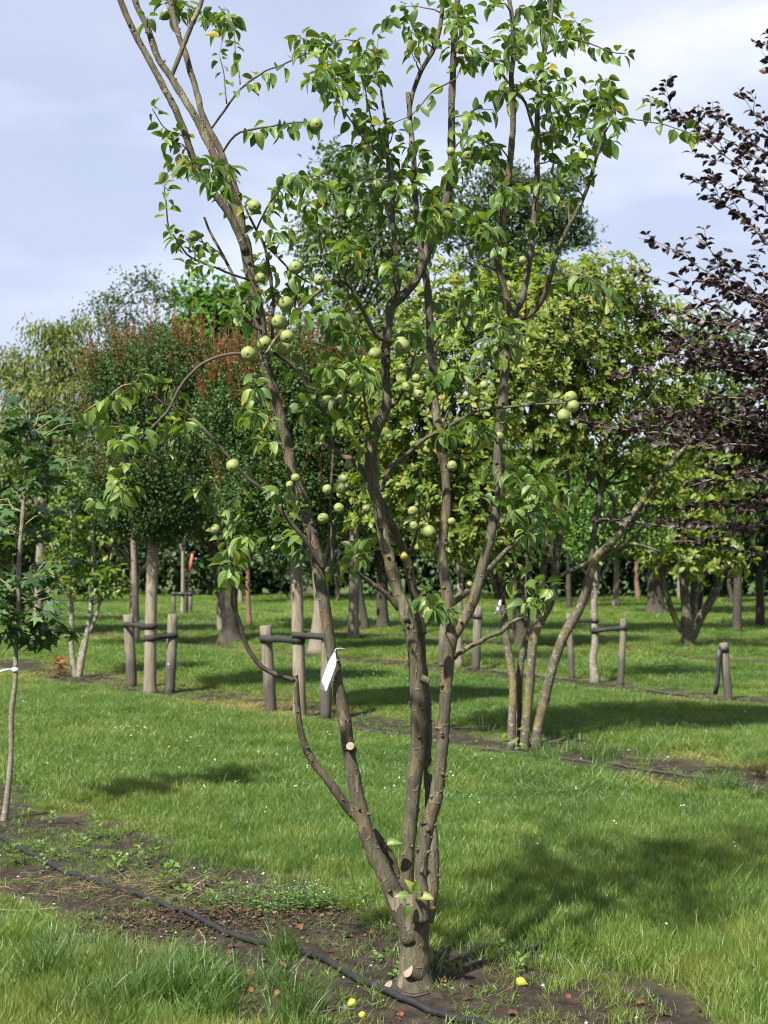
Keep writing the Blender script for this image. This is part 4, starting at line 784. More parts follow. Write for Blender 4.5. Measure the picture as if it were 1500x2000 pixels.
# magnolia: several lichen-covered stems, yellow-green rosettes
def rosettes(lv, tips, dirs, L, per=7):
    for P, d in zip(tips, dirs):
        d = unit(d + np.array([0, 0, 0.7])); e1 = unit(np.cross(d, [0.31, 0.8, 0.1])); e2 = np.cross(d, e1); a0 = RNG.uniform(0, 6.28); base = RNG.random() * 0.6
        for q in range(per):
            a = a0 + q * 2.4; o_ = math.cos(a) * e1 + math.sin(a) * e2; el = RNG.uniform(0.15, 0.95)
            ax = o_ + d * el; nr = d - o_ * el * 0.6 + RNG.normal(size=3) * 0.15
            lv.add(P + d * 0.006 * q, ax, nr, L * RNG.uniform(0.6, 1.2), min(0.999, base + RNG.random() * 0.42))
def magnolia(base, stems, crown, label, n_tips, L, singles, branches=60, per=7):
    g = ground(*base); Yd = g[1]; root = empty('magnolia_tree', g, label, 'tree', None); allP = []
    for pts, y0, y1 in stems:
        mb = MB(); P4 = px_tube(mb, pts, Yd + y0, Yd + y1, sides=12, lump=0.05, step=0.05); obj('stem', mb.mesh('stem', M['lichen_bark'] if singles else M['dark_bark']), root); allP.append(P4)
    AP = np.concatenate([p_[len(p_) // 3:] for p_ in allP]); bl = [blob(*b_[:4], Yd + (b_[4] if len(b_) > 4 else 0), b_[5] if len(b_) > 5 else None) for b_ in crown]
    C, u = crown_clumps(bl, n_tips, 0.5); bm_ = MB()
    for k in RNG.choice(len(C), branches, replace=False):
        d = np.linalg.norm(AP[:, :3] - C[k] + np.array([0, 0, 0.3]), axis=1); s = AP[int(np.argmin(d + RNG.uniform(0, 0.5, len(d))))]
        limb(bm_, s[:3], C[k], min(0.028, s[3] * 0.8), 0.006, 0.04, 8, 6, 0.03)
    obj('branches', bm_.mesh('branches', M['lichen_bark'] if singles else M['dark_bark']), root, kind='stuff')
    tw = MB()
    near = RNG.choice(len(C), min(len(C), 900), replace=False)
    for k in near: tube(tw, np.array([C[k] - u[k] * [0.1, 0.1, 0.05] - [0, 0, 0.14], C[k] - [0, 0, 0.05], C[k]]), [0.005, 0.004, 0.003], 4)
    obj('twigs', tw.mesh('twigs', M['dark_bark']), root, kind='stuff')
    lv = Leaves(); rosettes(lv, C, u, L, per); emit_leaves(lv, LEAF_MAG, M['magnolia_leaf'], root, singles, rest='crown', rank=lambda p_: 1.0 / np.clip(p_[:, 1] - Yd + 2.2, 0.3, 9))
    return root
MG = ground(1030, 1460)[1]
magnolia((1030, 1460), [
    ([(997, 1470, 8.5), (1000, 1410, 8), (1002, 1342, 8), (997, 1297, 7.6), (988, 1241, 7.4), (984, 1196, 7), (975, 1140, 6.6), (967, 1090, 6), (945, 1010, 5), (920, 940, 4), (890, 860, 3), (860, 780, 2)], -0.05, 0.1),
    ([(1024, 1468, 10), (1026, 1430, 9.4), (1030, 1387, 9), (1036, 1320, 9), (1040, 1264, 9.2), (1051, 1219, 10), (1074, 1176, 9.4), (1083, 1140, 8.6), (1087, 1084, 8), (1094, 1040, 7.4), (1103, 960, 6.4), (1122, 860, 5.4), (1132, 740, 4.2), (1135, 620, 2.6)], 0, 0),
    ([(1053, 1214, 7), (1058, 1151, 6.8), (1062, 1106, 6.4), (1068, 1050, 5.6), (1070, 960, 4.6), (1050, 840, 3.6), (1030, 720, 2.4)], 0.02, 0.3),
    ([(1046, 1466, 11), (1050, 1430, 10), (1057, 1395, 9.8), (1069, 1342, 9.6), (1085, 1286, 9.6), (1105, 1234, 9.6), (1128, 1196, 9.4), (1146, 1151, 9.2), (1157, 1106, 9), (1170, 1082, 8.2), (1197, 1058, 7.6), (1235, 1005, 6.6), (1290, 930, 5.4), (1350, 860, 4)], 0.02, -0.2),
    ([(1150, 1130, 5.4), (1158, 1060, 5.4), (1167, 1000, 5), (1180, 900, 4.4), (1192, 790, 3.4), (1200, 680, 2.2)], -0.05, 0.05),
    ([(1013, 1466, 7), (1012, 1400, 7), (1016, 1309, 6.6), (1027, 1252, 6.4), (1040, 1215, 6)], 0.12, 0.1),
    ([(1085, 1130, 4.6), (1120, 1112, 4.4), (1170, 1092, 4), (1230, 1062, 3.4), (1290, 1078, 2.2)], 0.0, -0.2),
    ([(1100, 1010, 4.4), (1160, 930, 4), (1200, 880, 3.4), (1240, 830, 2.6)], 0.0, -0.1)],
    [(1010, 760, 290, 250), (1090, 640, 210, 150), (830, 800, 160, 180), (1190, 740, 130, 190), (900, 960, 180, 130), (1180, 560, 100, 60), (950, 1060, 120, 60), (1270, 640, 60, 90), (770, 770, 110, 170, 0.3), (770, 970, 110, 110, 0.3), (880, 600, 130, 100, 0.2), (1330, 760, 100, 170, 0.2), (1260, 930, 110, 100, 0.1)],
    'yellow-green bushy tree on several lichen-covered stems', 4300, 0.070, 290, 210)
M2 = ground(1343, 1268)[1]
magnolia((1343, 1268), [
    ([(1343, 1275, 16), (1343, 1240, 14), (1340, 1190, 10), (1335, 1140, 8), (1320, 1060, 5), (1300, 980, 3)], 0, -0.3),
    ([(1345, 1250, 10), (1352, 1200, 9), (1357, 1150, 8), (1365, 1080, 6), (1370, 980, 3)], 0, 0.2),
    ([(1352, 1244, 9), (1370, 1205, 8), (1395, 1160, 8), (1410, 1120, 6.5), (1430, 1050, 4)], -0.05, -0.4),
    ([(1332, 1232, 6.5), (1315, 1200, 6), (1303, 1160, 5), (1290, 1110, 4), (1260, 1080, 3)], -0.05, -0.6)],
    [(1350, 1020, 130, 95, -0.5), (1260, 1060, 45, 35, -1), (1420, 1080, 60, 50, -0.8), (1340, 1100, 90, 50, -0.6), (1370, 920, 110, 80)],
    'low magnolia with spreading dark stems and pale leaf rosettes beyond the single stake', 340, 0.17, 60, 40, 6)

# sprout at the magnolia's foot and its small label
mg = bpy.data.objects['magnolia_tree']; lv = Leaves()
for x, y in ((992, 1432), (1008, 1425), (1015, 1440), (1000, 1448), (1006, 1455), (1014, 1452), (1020, 1458), (998, 1440)):
    a = RNG.uniform(0, 6.28); lv.add(pt(x, y, MG - 0.2), np.array([math.cos(a), -0.4, 0.3 * math.sin(a)]), np.array([0, -0.5, 1.0]), 0.075, 0.4 + 0.4 * RNG.random())
emit_leaves(lv, LEAF_MAG, M['magnolia_leaf'], mg, 8)
mb = MB(); P_ = [pt(978, 1172, MG - 0.08), pt(976, 1180, MG - 0.09), pt(972, 1192, MG - 0.09), pt(968, 1202, MG - 0.08)]
ribbon(mb, P_, [[0.008, 0, 0], [0.014, 0, 0.004], [0.018, 0, 0.004], [0.016, 0, 0.004]], 0.0008)
tag(obj('plant_tag', mb.mesh('plant_tag', M['tag_plastic'])), 'small white label hanging on a lichen-covered stem', 'tag')

# slender young tree with stakes (right), single stake with loose strap, stakes behind the fruit tree
def young_tree(base, trunk, bark, blobs, mat, label, n_clump=260, per=16, L=0.07, sig=0.16):
    return simple_tree('young_tree', label, 'tree', base, trunk, bark, blobs, mat, n_clump, per, sig, L, LEAF_MED, 0.2)
young_tree((1162, 1333), [(1162, 1333, 9), (1158, 1290, 7.5), (1163, 1250, 7.2), (1160, 1180, 6.6), (1166, 1110, 6), (1170, 1020, 5)], M['pale_bark'], [(1190, 960, 110, 110), (1150, 1050, 70, 45), (1240, 1030, 60, 60)], M['bright_leaf'], 'young tree with a whitish trunk held between two thin stakes')
mbt = MB(); P3 = px_tube(mbt, [(1162, 1333, 9), (1158, 1290, 7.5), (1163, 1250, 7.2), (1160, 1180, 6.6)], ground(1162, 1333)[1])
pe = post((1118, 1325), (1111, 1199), 6.0, 'thin timber stake left of the whitish young trunk, partly behind a lichen stem', STK)
pf = post((1212, 1337), (1218, 1209), 6.2, 'thin timber stake standing free beside the whitish young trunk', STK)
tie(pe, P3, 1213, 1212, 0.055, 'black strap tying the whitish young trunk to the stake behind the lichen stem', 'rubber')
tie(pf, P3, 1226, 1232, 0.06, 'black strap tying the whitish young trunk to the free standing stake', 'rubber')
pg = post((1424, 1368), (1413, 1257), 8.4, 'single timber stake with a loose black strap and no tree', STK)
mb = MB(); c_ = at_h(pg[0], pg[1], zc(1266, pg[0][1])); Yp = pg[0][1]
sp_ = [c_ + np.array([math.cos(a) * (pg[2] + 0.006), math.sin(a) * (pg[2] + 0.006), 0.01 * math.sin(a)]) for a in np.linspace(-0.3, -5.9, 22)]
dn = [pt(1406, 1268, Yp - 0.06), pt(1404, 1285, Yp - 0.06), pt(1403, 1310, Yp - 0.07), pt(1401, 1335, Yp - 0.07), pt(1397, 1356, Yp - 0.08)]
ribbon(mb, sp_, [[0, 0, 0.03]] * len(sp_), 0.004); ribbon(mb, dn, [[0.026, 0.0, 0.0]] * len(dn), 0.004)
tag(obj('tree_tie', mb.mesh('tree_tie', M['rubber'])), 'loose black strap dangling from the single stake', 'strap', TIE)
ph_ = post((862, 1300), (868, 1192), 7.0, 'timber stake half hidden behind the stems of the fruit tree', STK)
pi_ = post((929, 1307), (934, 1185), 8.6, 'timber stake with a strap seen between the fruit tree and the yellow-green tree', STK)
simple_tree('young_tree', 'young tree between two stakes behind the fruit tree stems', 'tree', (897, 1302), [(897, 1302, 8), (896, 1220, 7), (900, 1120, 6), (905, 1030, 5)], M['grey_bark'], [(900, 950, 110, 110), (880, 1040, 80, 50)], M['mid_leaf'], 260, 16, 0.16, 0.07, LEAF_MED, 0.2)
mbt = MB(); P5 = px_tube(mbt, [(897, 1302, 8), (896, 1220, 7), (900, 1120, 6)], ground(897, 1302)[1])
tie(ph_, P5, 1208, 1208, 0.05, 'black strap running to the half hidden stake', 'rubber'); tie(pi_, P5, 1204, 1206, 0.06, 'black strap running to the stake seen between the two trees', 'rubber')
# far staked tree with a red-topped marker
pj = post((340, 1202), (339, 1157), 4.0, 'small far stake beside the red-topped marker stake, one of a pair', 'far stakes beside the red-topped marker')
pk = post((372, 1203), (372, 1158), 4.0, 'small far stake beside the red-topped marker stake, one of a pair', 'far stakes beside the red-topped marker')
simple_tree('young_tree', 'slim pale-stemmed young tree behind the red-topped marker', 'tree', (357, 1202), [(357, 1202, 4), (357, 1150, 3.6), (357, 1075, 3.2), (357, 1010, 2.4)], M['pale_bark'], [(357, 960, 60, 60)], M['mid_leaf'], 120, 14, 0.2, 0.1, DM)
mbt = MB(); P6 = px_tube(mbt, [(357, 1202, 4), (357, 1150, 3.6), (357, 1075, 3.2)], ground(357, 1202)[1])
for pp in (pj, pk): tie(pp, P6, 1160, 1160, 0.1, 'black strap on the far staked tree by the red-topped marker', 'rubber')
gY = ground(365, 1201)[1] - 0.2; rs_ = empty('marker_stake', ground(364, 1204), 'leaning thin marker stake with a red painted top', 'stake')
mb = MB(); px_tube(mb, [(364, 1206, 2.4), (367, 1150, 2.4), (370, 1118, 2.4)], gY); obj('shaft', mb.mesh('shaft', M['post_wood']), rs_)
mb = MB(); px_tube(mb, [(370, 1118, 3.0), (373, 1098, 3.0), (376, 1078, 2.6)], gY); obj('painted_top', mb.mesh('painted_top', M['red_paint']), rs_)

# sapling with star-shaped leaves at the left edge
gS = ground(8, 1604); YS = gS[1]; sap = empty('sapling', gS, 'slender sapling with dark star-shaped leaves beside the hose', 'tree')
mb = MB(); SP4 = px_tube(mb, [(6, 1612, 9), (10, 1590, 7), (16, 1540, 5.6), (22, 1470, 5.2), (22, 1400, 5), (30, 1330, 4.8), (31, 1280, 4.6), (36, 1200, 4.4), (37, 1100, 4.4), (45, 1000, 4), (53, 900, 3.4), (56, 850, 3), (58, 810, 1.8)], YS, sides=9, lump=0.06, step=0.03); obj('trunk', mb.mesh('trunk', M['grey_bark']), sap)
lv = Leaves(); bm_ = MB()
for q in range(66):
    s = SP4[int(len(SP4) * RNG.uniform(0.40, 0.99))]; a = RNG.uniform(0, 6.28); zf = (s[2] - 0.9) / 1.7; ln = RNG.uniform(0.16, 0.44) * (1.15 - 0.3 * zf)
    E_ = s[:3] + np.array([math.cos(a) * ln, math.sin(a) * ln, RNG.uniform(0.02, 0.2)]); limb(bm_, s[:3], E_, 0.005, 0.0018, 0.05, 6, 5)
    for z in np.linspace(0.25, 1, 8):
        P = s[:3] + (E_ - s[:3]) * z; b_ = RNG.uniform(0, 6.28); ax = np.array([math.cos(b_), math.sin(b_), -RNG.uniform(0.2, 0.9)])
        lv.add(P, ax, np.array([0.3 * math.cos(b_), 0.3 * math.sin(b_), 0.9]) + RNG.normal(size=3) * 0.3, RNG.uniform(0.075, 0.125), RNG.random())
obj('branches', bm_.mesh('branches', M['young_twig']), sap, kind='stuff'); emit_leaves(lv, STAR, M['star_leaf'], sap, 220)
mb = MB(); c_ = pt(30, 1308, YS); ribbon(mb, [c_ + np.array([math.cos(a) * 0.017, math.sin(a) * 0.017, 0]) for a in np.linspace(0, 6.2, 16)], [[0, 0, 0.012]] * 16, 0.002); ribbon(mb, [pt(26, 1307, YS), pt(10, 1309, YS - 0.05), pt(-20, 1318, YS - 0.1), pt(-60, 1330, YS - 0.1)], [[0, 0, 0.008]] * 4, 0.002)
tag(obj('tree_tie', mb.mesh('tree_tie', M['tag_plastic'])), 'thin pale plastic tie around the sapling trunk', 'strap')
# little pale multi-stem tree behind it
gB = ground(154, 1322); YB = gB[1]; sh = empty('small_tree', gB, 'small airy lime-green tree with two pale stems beside the red-leaved weed', 'tree'); AP = []
for pts in ([(150, 1328, 7), (143, 1295, 5.6), (139, 1250, 5), (140, 1190, 4.6), (136, 1120, 4.2), (140, 1050, 3.6), (138, 970, 2.6), (132, 900, 1.6)], [(153, 1328, 7), (163, 1275, 5.6), (168, 1250, 5.2), (176, 1200, 4.6), (180, 1150, 4.6), (182, 1080, 3.8), (178, 990, 2.8), (170, 910, 1.6)], [(150, 1320, 3.6), (158, 1270, 3.2), (163, 1250, 3)], [(176, 1235, 3.4), (192, 1190, 3.2), (205, 1130, 2.6), (222, 1070, 1.8)], [(180, 1180, 2.6), (210, 1165, 2.4), (245, 1140, 1.8)], [(140, 1180, 2.6), (120, 1130, 2.4), (100, 1060, 1.8)]):
    mb = MB(); AP.append(px_tube(mb, pts, YB, sides=8, lump=0.05, step=0.06)); obj('stem', mb.mesh('stem', M['pale_bark']), sh)
AP = np.concatenate([p_[len(p_) // 3:] for p_ in AP]); bl = [blob(150, 1020, 90, 90, YB), blob(165, 1120, 85, 55, YB), blob(150, 930, 60, 60, YB), blob(230, 1140, 40, 25, YB)]
C, u = crown_clumps(bl, 150, 0.5); mb = MB()
for k in range(60): s = AP[int(np.argmin(np.linalg.norm(AP[:, :3] - C[k] + [0, 0, 0.15], axis=1)))]; limb(mb, s[:3], C[k], 0.008, 0.003, 0.05)
obj('branches', mb.mesh('branches', M['pale_bark']), sh, kind='stuff'); lv = Leaves(); clump_leaves(lv, C, u, 9, 0.09, 0.105, 0.25, 0.85, 0.35); emit_leaves(lv, LEAF_MED, M['lime_leaf'], sh, 160, rest='crown')

# purple beech just outside the right edge, its branches reaching in
gP = np.array([3.35, 8.7, 0.0]); beech = empty('purple_beech', gP, 'dark purple-leaved tree reaching in with fine horizontal sprays', 'tree')
mb = MB(); tube(mb, np.array([gP + [0, 0, -0.1], gP + [0, 0, 0.4], gP + [0.05, 0, 2], gP + [0, 0.05, 4], gP + [-0.05, 0, 6.2]]), [0.13, 0.1, 0.085, 0.06, 0.02], 12); obj('trunk', mb.mesh('trunk', M['beech_bark']), beech)
lb = Leaves(); bb = MB()
def spray(P, lv, gap, L):
    d = np.concatenate([[0], np.cumsum(np.linalg.norm(np.diff(P, axis=0), axis=1))]); s = 0.0; side = 1
    while s < d[-1]:
        k = min(len(P) - 2, np.searchsorted(d, s)); T = unit(P[k + 1] - P[k]); h = unit(np.cross(T, [0, 0, 1])) * side
        ax = unit(T * 0.6 + h * 0.8 + RNG.normal(size=3) * 0.3 + [0, 0, -0.15]); lv.add(P[k] + ax * 0.004, ax, np.array([0, 0, 1.0]) + RNG.normal(size=3) * 0.55, L * RNG.uniform(0.65, 1.15), RNG.random()); side = -side; s += gap * RNG.uniform(0.5, 1.5)
def beech_branch(tip, dy, z_drop, dens=1.0, r0=0.013):
    E_ = pt(tip[0], tip[1], gP[1] + dy); S = gP + np.array([0, 0, max(0.7, E_[2] - z_drop - 0.3 - RNG.random() * 0.35)]); n_ = 22; t_ = np.linspace(0, 1, n_)[:, None]
    P = S + (E_ - S) * t_; P[:, 2] += np.sin(t_[:, 0] * math.pi) * 0.22 * RNG.uniform(-0.2, 1.2); P += np.cumsum(RNG.normal(size=P.shape) * 0.013, 0)
    tube(bb, P, np.linspace(r0, 0.0018, n_), 6); Ln = np.linalg.norm(E_ - S)
    spray(P[8:], lb, 0.03 / dens, 0.062)
    side = 1
    for k in range(5, n_ - 1):
        if RNG.random() > 0.85 * dens: continue
        T = unit(P[k + 1] - P[k]); h = unit(np.cross(T, [0, 0, 1])) * side; side = -side; ln = RNG.uniform(0.15, 0.42) * (1.1 - 0.6 * k / n_)
        v = unit(T * 0.75 + h * 0.8 + RNG.normal(size=3) * 0.12 + [0, 0, 0.12]); tt = np.linspace(0, 1, 7)[:, None]; S2 = P[k] + v * ln * tt; S2 += np.cumsum(RNG.normal(size=S2.shape) * 0.005, 0)
        tube(bb, S2, np.linspace(0.003, 0.0012, 7), 4); spray(S2[1:], lb, 0.026, 0.06)
        if ln > 0.2:
            for s2 in (3, 5):
                v2 = unit(v + np.cross(v, [0, 0, 1]) * (1 if s2 == 3 else -1) * 0.8); S3 = S2[s2] + v2 * ln * 0.45 * tt[:5] * 1.4; tube(bb, S3, np.linspace(0.0018, 0.001, 5), 4); spray(S3[1:], lb, 0.026, 0.056)
for tip, dy, dz in (((1288, 182), 0.1, 1.1), ((1425, 170), 0.3, 1.3), ((1340, 222), -0.3, 0.9), ((1320, 300), 0.2, 0.8), ((1380, 345), -0.2, 0.8), ((1400, 260), 0.5, 0.9), ((1275, 470), 0.1, 0.8), ((1362, 435), -0.3, 0.9), ((1490, 45), 0.1, 1.3), ((1462, 85), -0.3, 1.2), ((1430, 390), 0.4, 0.8),
                    ((1262, 540), -0.2, 0.6), ((1240, 570), 0.3, 0.5), ((1290, 600), -0.4, 0.5), ((1310, 660), 0.3, 0.4), ((1350, 560), 0.2, 0.6), ((1400, 520), -0.4, 0.6), ((1310, 690), 0.0, 0.3), ((1380, 640), -0.5, 0.4), ((1390, 720), 0.4, 0.3), ((1290, 720), -0.2, 0.2), ((1120, 800), -0.1, 0.1), ((1170, 770), 0.2, 0.1), ((1270, 780), 0.3, 0.1), ((1330, 760), -0.4, 0.2), ((1230, 845), 0.0, 0.0), ((1300, 870), -0.3, 0.0), ((1360, 830), 0.3, 0.1), ((1410, 790), -0.2, 0.2), ((1220, 965), 0.1, -0.1), ((1310, 950), -0.3, -0.1), ((1390, 930), 0.2, 0.0), ((1320, 1010), 0.2, -0.2), ((1300, 1065), 0.0, -0.25), ((1420, 990), -0.2, -0.1), ((1450, 880), 0.5, 0.0), ((1450, 620), 0.5, 0.5), ((1460, 760), -0.5, 0.3), ((1440, 480), 0.1, 0.8), ((1475, 330), 0.2, 1.0)):
    beech_branch(tip, dy, dz, 0.95 if tip[1] > 500 else 0.85)
obj('branches', bb.mesh('branches', M['beech_bark']), beech, kind='stuff'); emit_leaves(lb, LEAF_BEECH, M['beech_leaf'], beech, 300)
# ------------------------------------------------------------------ trees further back
ST = simple_tree
ST('broad_tree', 'thick grey-brown trunk with a flared foot and a leaning second stem', 'tree', (450, 1258), [(450, 1258, 26), (450, 1225, 17), (449, 1180, 15), (446, 1120, 13), (445, 1050, 11)], M['dark_bark'], [(450, 930, 130, 120), (400, 1000, 90, 60), (500, 900, 90, 120)], M['mid_leaf'], 520, 16, 0.22, 0.11)
gq = ground(450, 1258); mb = MB(); px_tube(mb, [(446, 1225, 10), (436, 1180, 9), (424, 1120, 9), (415, 1050, 8)], gq[1] + 0.1); obj('stem', mb.mesh('stem', M['dark_bark']), bpy.data.objects['broad_tree'])
ST('broad_tree', 'smooth grey trunk behind the thick stakes of the clipped tree', 'tree', (622, 1275), [(622, 1275, 20), (624, 1230, 17.5), (628, 1180, 16), (624, 1110, 15), (620, 1040, 13)], M['grey_bark'], [(640, 900, 150, 140), (600, 960, 110, 70)], M['mid_leaf'], 560, 16, 0.22, 0.11)
ST('broad_tree', 'slim dark curved trunk beyond the fruit tree', 'tree', (713, 1232), [(713, 1232, 8), (708, 1190, 7), (701, 1150, 7), (700, 1080, 6), (705, 1020, 5)], M['dark_bark'], [(720, 950, 110, 80)], M['dark_leaf'], 300, 16, 0.3, 0.14)
ST('broad_tree', 'dark trunk forking low beyond the fruit tree', 'tree', (748, 1231), [(748, 1231, 13), (746, 1180, 11), (745, 1120, 10), (750, 1040, 8)], M['dark_bark'], [(770, 950, 130, 90), (820, 1010, 90, 50)], M['dark_leaf'], 380, 16, 0.3, 0.14)
ST('broad_tree', 'straight grey trunk just behind the leaning stake of the clipped tree', 'tree', (262, 1240), [(262, 1240, 8), (261, 1180, 8), (262, 1130, 7.5), (262, 1060, 7)], M['grey_bark'], [(230, 950, 140, 100), (150, 990, 120, 70)], M['mid_leaf'], 420, 16, 0.26, 0.13)
ST('broad_tree', 'thin reddish-brown trunk between the flared trunk and the clipped tree', 'tree', (487, 1222), [(487, 1222, 5.5), (485, 1180, 4.6), (484, 1120, 4.4), (484, 1060, 4)], M['brown_bark'], [(490, 990, 70, 55)], M['mid_leaf'], 160, 14, 0.26, 0.12)
ST('broad_tree', 'thick dark trunk right behind the lichen-covered stems', 'tree', (1020, 1268), [(1020, 1268, 17), (1021, 1220, 14), (1022, 1150, 13), (1020, 1060, 11)], M['dark_bark'], [(1010, 930, 150, 120), (960, 1020, 110, 60), (1080, 1000, 80, 60)], M['dark_leaf'], 480, 16, 0.25, 0.12)
ST('broad_tree', 'broad dark trunk with a wide foot at the far right lawn', 'tree', (1281, 1202), [(1281, 1202, 22), (1281, 1180, 17), (1280, 1140, 16), (1284, 1090, 16), (1284, 1020, 12)], M['dark_bark'], [(1280, 990, 130, 80), (1350, 960, 120, 80)], M['dark_leaf'], 420, 16, 0.4, 0.18)
far_lbl = {'grey_bark': 'far slim grey tree trunk standing on the shaded lawn', 'brown_bark': 'far slim reddish-brown tree trunk standing on the shaded lawn', 'dark_bark': 'far slim dark tree trunk standing on the shaded lawn'}
for k, (x, y, r, bk) in enumerate(((1203, 1188, 6.4, 'grey_bark'), (1246, 1172, 5.4, 'brown_bark'), (1178, 1162, 4.6, 'grey_bark'), (1326, 1172, 3.4, 'grey_bark'), (1112, 1190, 6, 'dark_bark'), (1086, 1180, 5, 'dark_bark'), (1366, 1195, 5.5, 'dark_bark'), (97, 1218, 5.5, 'grey_bark'), (408, 1166, 7, 'dark_bark'), (205, 1165, 7, 'dark_bark'), (470, 1180, 5, 'grey_bark'), (660, 1176, 4.5, 'dark_bark'), (348, 1148, 6, 'dark_bark'), (930, 1170, 6, 'dark_bark'), (990, 1168, 5, 'dark_bark'), (30, 1180, 6, 'dark_bark'), (1430, 1180, 5, 'dark_bark'), (1492, 1168, 7, 'dark_bark'), (150, 1156, 5, 'dark_bark'), (800, 1160, 5, 'dark_bark'))):
    ST('far_tree', far_lbl[bk], 'tree', (x, y), [(x, y, r), (x + RNG.normal(0, 3), (y + 1080) / 2, r * 0.85), (x + RNG.normal(0, 5), 1080, r * 0.7), (x, 1030, r * 0.5)], M[bk], [(x, 1000, 75, 45), (x + 30, 960, 70, 45)], M['dark_leaf'] if k % 3 else M['mid_leaf'], 130, 14, 0.5, 0.22, group='slim trees of the far rows', branches=8, sides=7)
# tree tops against the sky
ST('walnut_tree', 'yellowish tree with drooping leaflets behind the sapling', 'tree', (70, 1272), [(70, 1272, 10), (75, 1180, 9), (80, 1050, 8), (90, 900, 6), (100, 780, 3)], M['grey_bark'], [(50, 820, 120, 120), (150, 800, 90, 100), (40, 720, 60, 50), (130, 690, 55, 50), (110, 650, 60, 28), (165, 640, 40, 24), (190, 720, 50, 50)], M['walnut_leaf'], 620, 20, 0.13, 0.12, [diamond(0.3, 0.05), diamond(0.25, 0.1)], 1.3, branches=50, up=0.3, shell=0.55)
ST('locust_tree', 'feathery bluish-green tree top above the clipped tree', 'tree', (262, 1252), [(266, 1252, 7), (262, 1100, 6), (255, 900, 5), (250, 720, 3.4), (245, 600, 1.8)], M['grey_bark'], [(215, 600, 45, 24), (255, 570, 34, 40), (290, 545, 30, 24), (240, 640, 60, 40), (320, 590, 40, 36), (200, 585, 24, 12), (280, 680, 90, 60)], M['locust_leaf'], 230, 16, 0.13, 0.08, LEAF_TINY, 0.3, branches=45, up=0.3, shell=0.5)
ST('broad_tree', 'bright green large-leaved tree top behind the clipped trees', 'tree', (430, 1238), [(432, 1238, 9), (430, 1100, 8), (425, 900, 7), (420, 700, 4)], M['grey_bark'], [(420, 640, 90, 80), (380, 580, 45, 36), (450, 600, 60, 50), (350, 680, 60, 70), (520, 690, 70, 70), (430, 760, 130, 80)], M['bright_leaf'], 520, 14, 0.2, 0.17, LEAF_MED, 0.4, up=0.7)
ST('broad_tree', 'tall green tree top showing behind the upper fruit tree leaves', 'tree', (690, 1250), [(690, 1250, 11), (692, 1100, 10), (690, 900, 9), (680, 650, 7), (668, 480, 5), (660, 340, 2.4)], M['grey_bark'], [(655, 420, 80, 110), (720, 500, 110, 90), (640, 500, 70, 70), (655, 320, 45, 45), (700, 350, 60, 60), (780, 450, 90, 90), (700, 640, 120, 100)], M['mid_leaf'], 560, 16, 0.17, 0.12, LEAF_MED, 0.3, branches=60, up=0.55)
ST('broad_tree', 'tall fine-leaved dark tree top behind the upright stems', 'tree', (1010, 1252), [(1010, 1252, 10), (1012, 1100, 9), (1010, 900, 8), (1005, 650, 6), (990, 470, 4), (985, 340, 2)], M['dark_bark'], [(1030, 430, 100, 85), (990, 350, 70, 40), (1090, 440, 60, 50), (1100, 360, 45, 36), (920, 440, 90, 90), (1010, 560, 130, 100), (1140, 450, 24, 40)], M['fine_leaf'], 620, 26, 0.12, 0.09, LEAF_TINY, 0.1, branches=70, up=0.5)
ST('broad_tree', 'green tree filling the gap behind the purple-leaved tree', 'tree', (1440, 1238), [(1440, 1238, 9), (1440, 1100, 8), (1430, 950, 7), (1420, 800, 4)], M['dark_bark'], [(1420, 800, 130, 120), (1330, 880, 120, 110), (1480, 920, 110, 120), (1400, 660, 80, 60)], M['mid_leaf'], 620, 16, 0.2, 0.13, LEAF_MED, 0.3)
ST('broad_tree', 'dark green tree by the right edge behind the low magnolia', 'tree', (1485, 1225), [(1485, 1225, 9), (1484, 1150, 8), (1480, 1050, 7)], M['dark_bark'], [(1460, 1030, 110, 75), (1520, 980, 100, 100)], M['dark_leaf'], 420, 16, 0.24, 0.13)
ST('broad_tree', 'dense green tree behind the small lime-green tree', 'tree', (40, 1240), [(40, 1240, 9), (40, 1150, 8), (40, 1050, 7)], M['dark_bark'], [(30, 960, 120, 90), (120, 930, 110, 80), (0, 1040, 80, 45)], M['mid_leaf'], 460, 16, 0.24, 0.14)
# the wood that closes the view: one dark mass beyond the last rows
lv = Leaves(); mbw = MB(); bl = []
for x in np.arange(-46, 47, 1.15):
    yy = 64 + RNG.normal(0, 3.5); h = RNG.uniform(4.0, 7.0); bl.append((np.array([x, yy, h * 0.52]), np.array([RNG.uniform(1.8, 2.8), 1.6, h * 0.50])))
    tube(mbw, np.array([[x, yy, -0.1], [x, yy, h * 0.7]]), [0.2, 0.08], 6)
C, u = crown_clumps(bl, 10000, 0.35); clump_leaves(lv, C, u, 16, 0.4, 0.27, 0.2, 0.5, 0.7)
p_, a_, n_, L_, r_ = lv.arr(); place_leaves(mbw, kite(0.8, 0.1), p_, a_, n_, L_, r_)
tag(obj('distant_wood', mbw.mesh('distant_wood', M['dark_leaf']), kind='stuff'), 'dark belt of distant trees closing off the nursery lawn', 'wood')

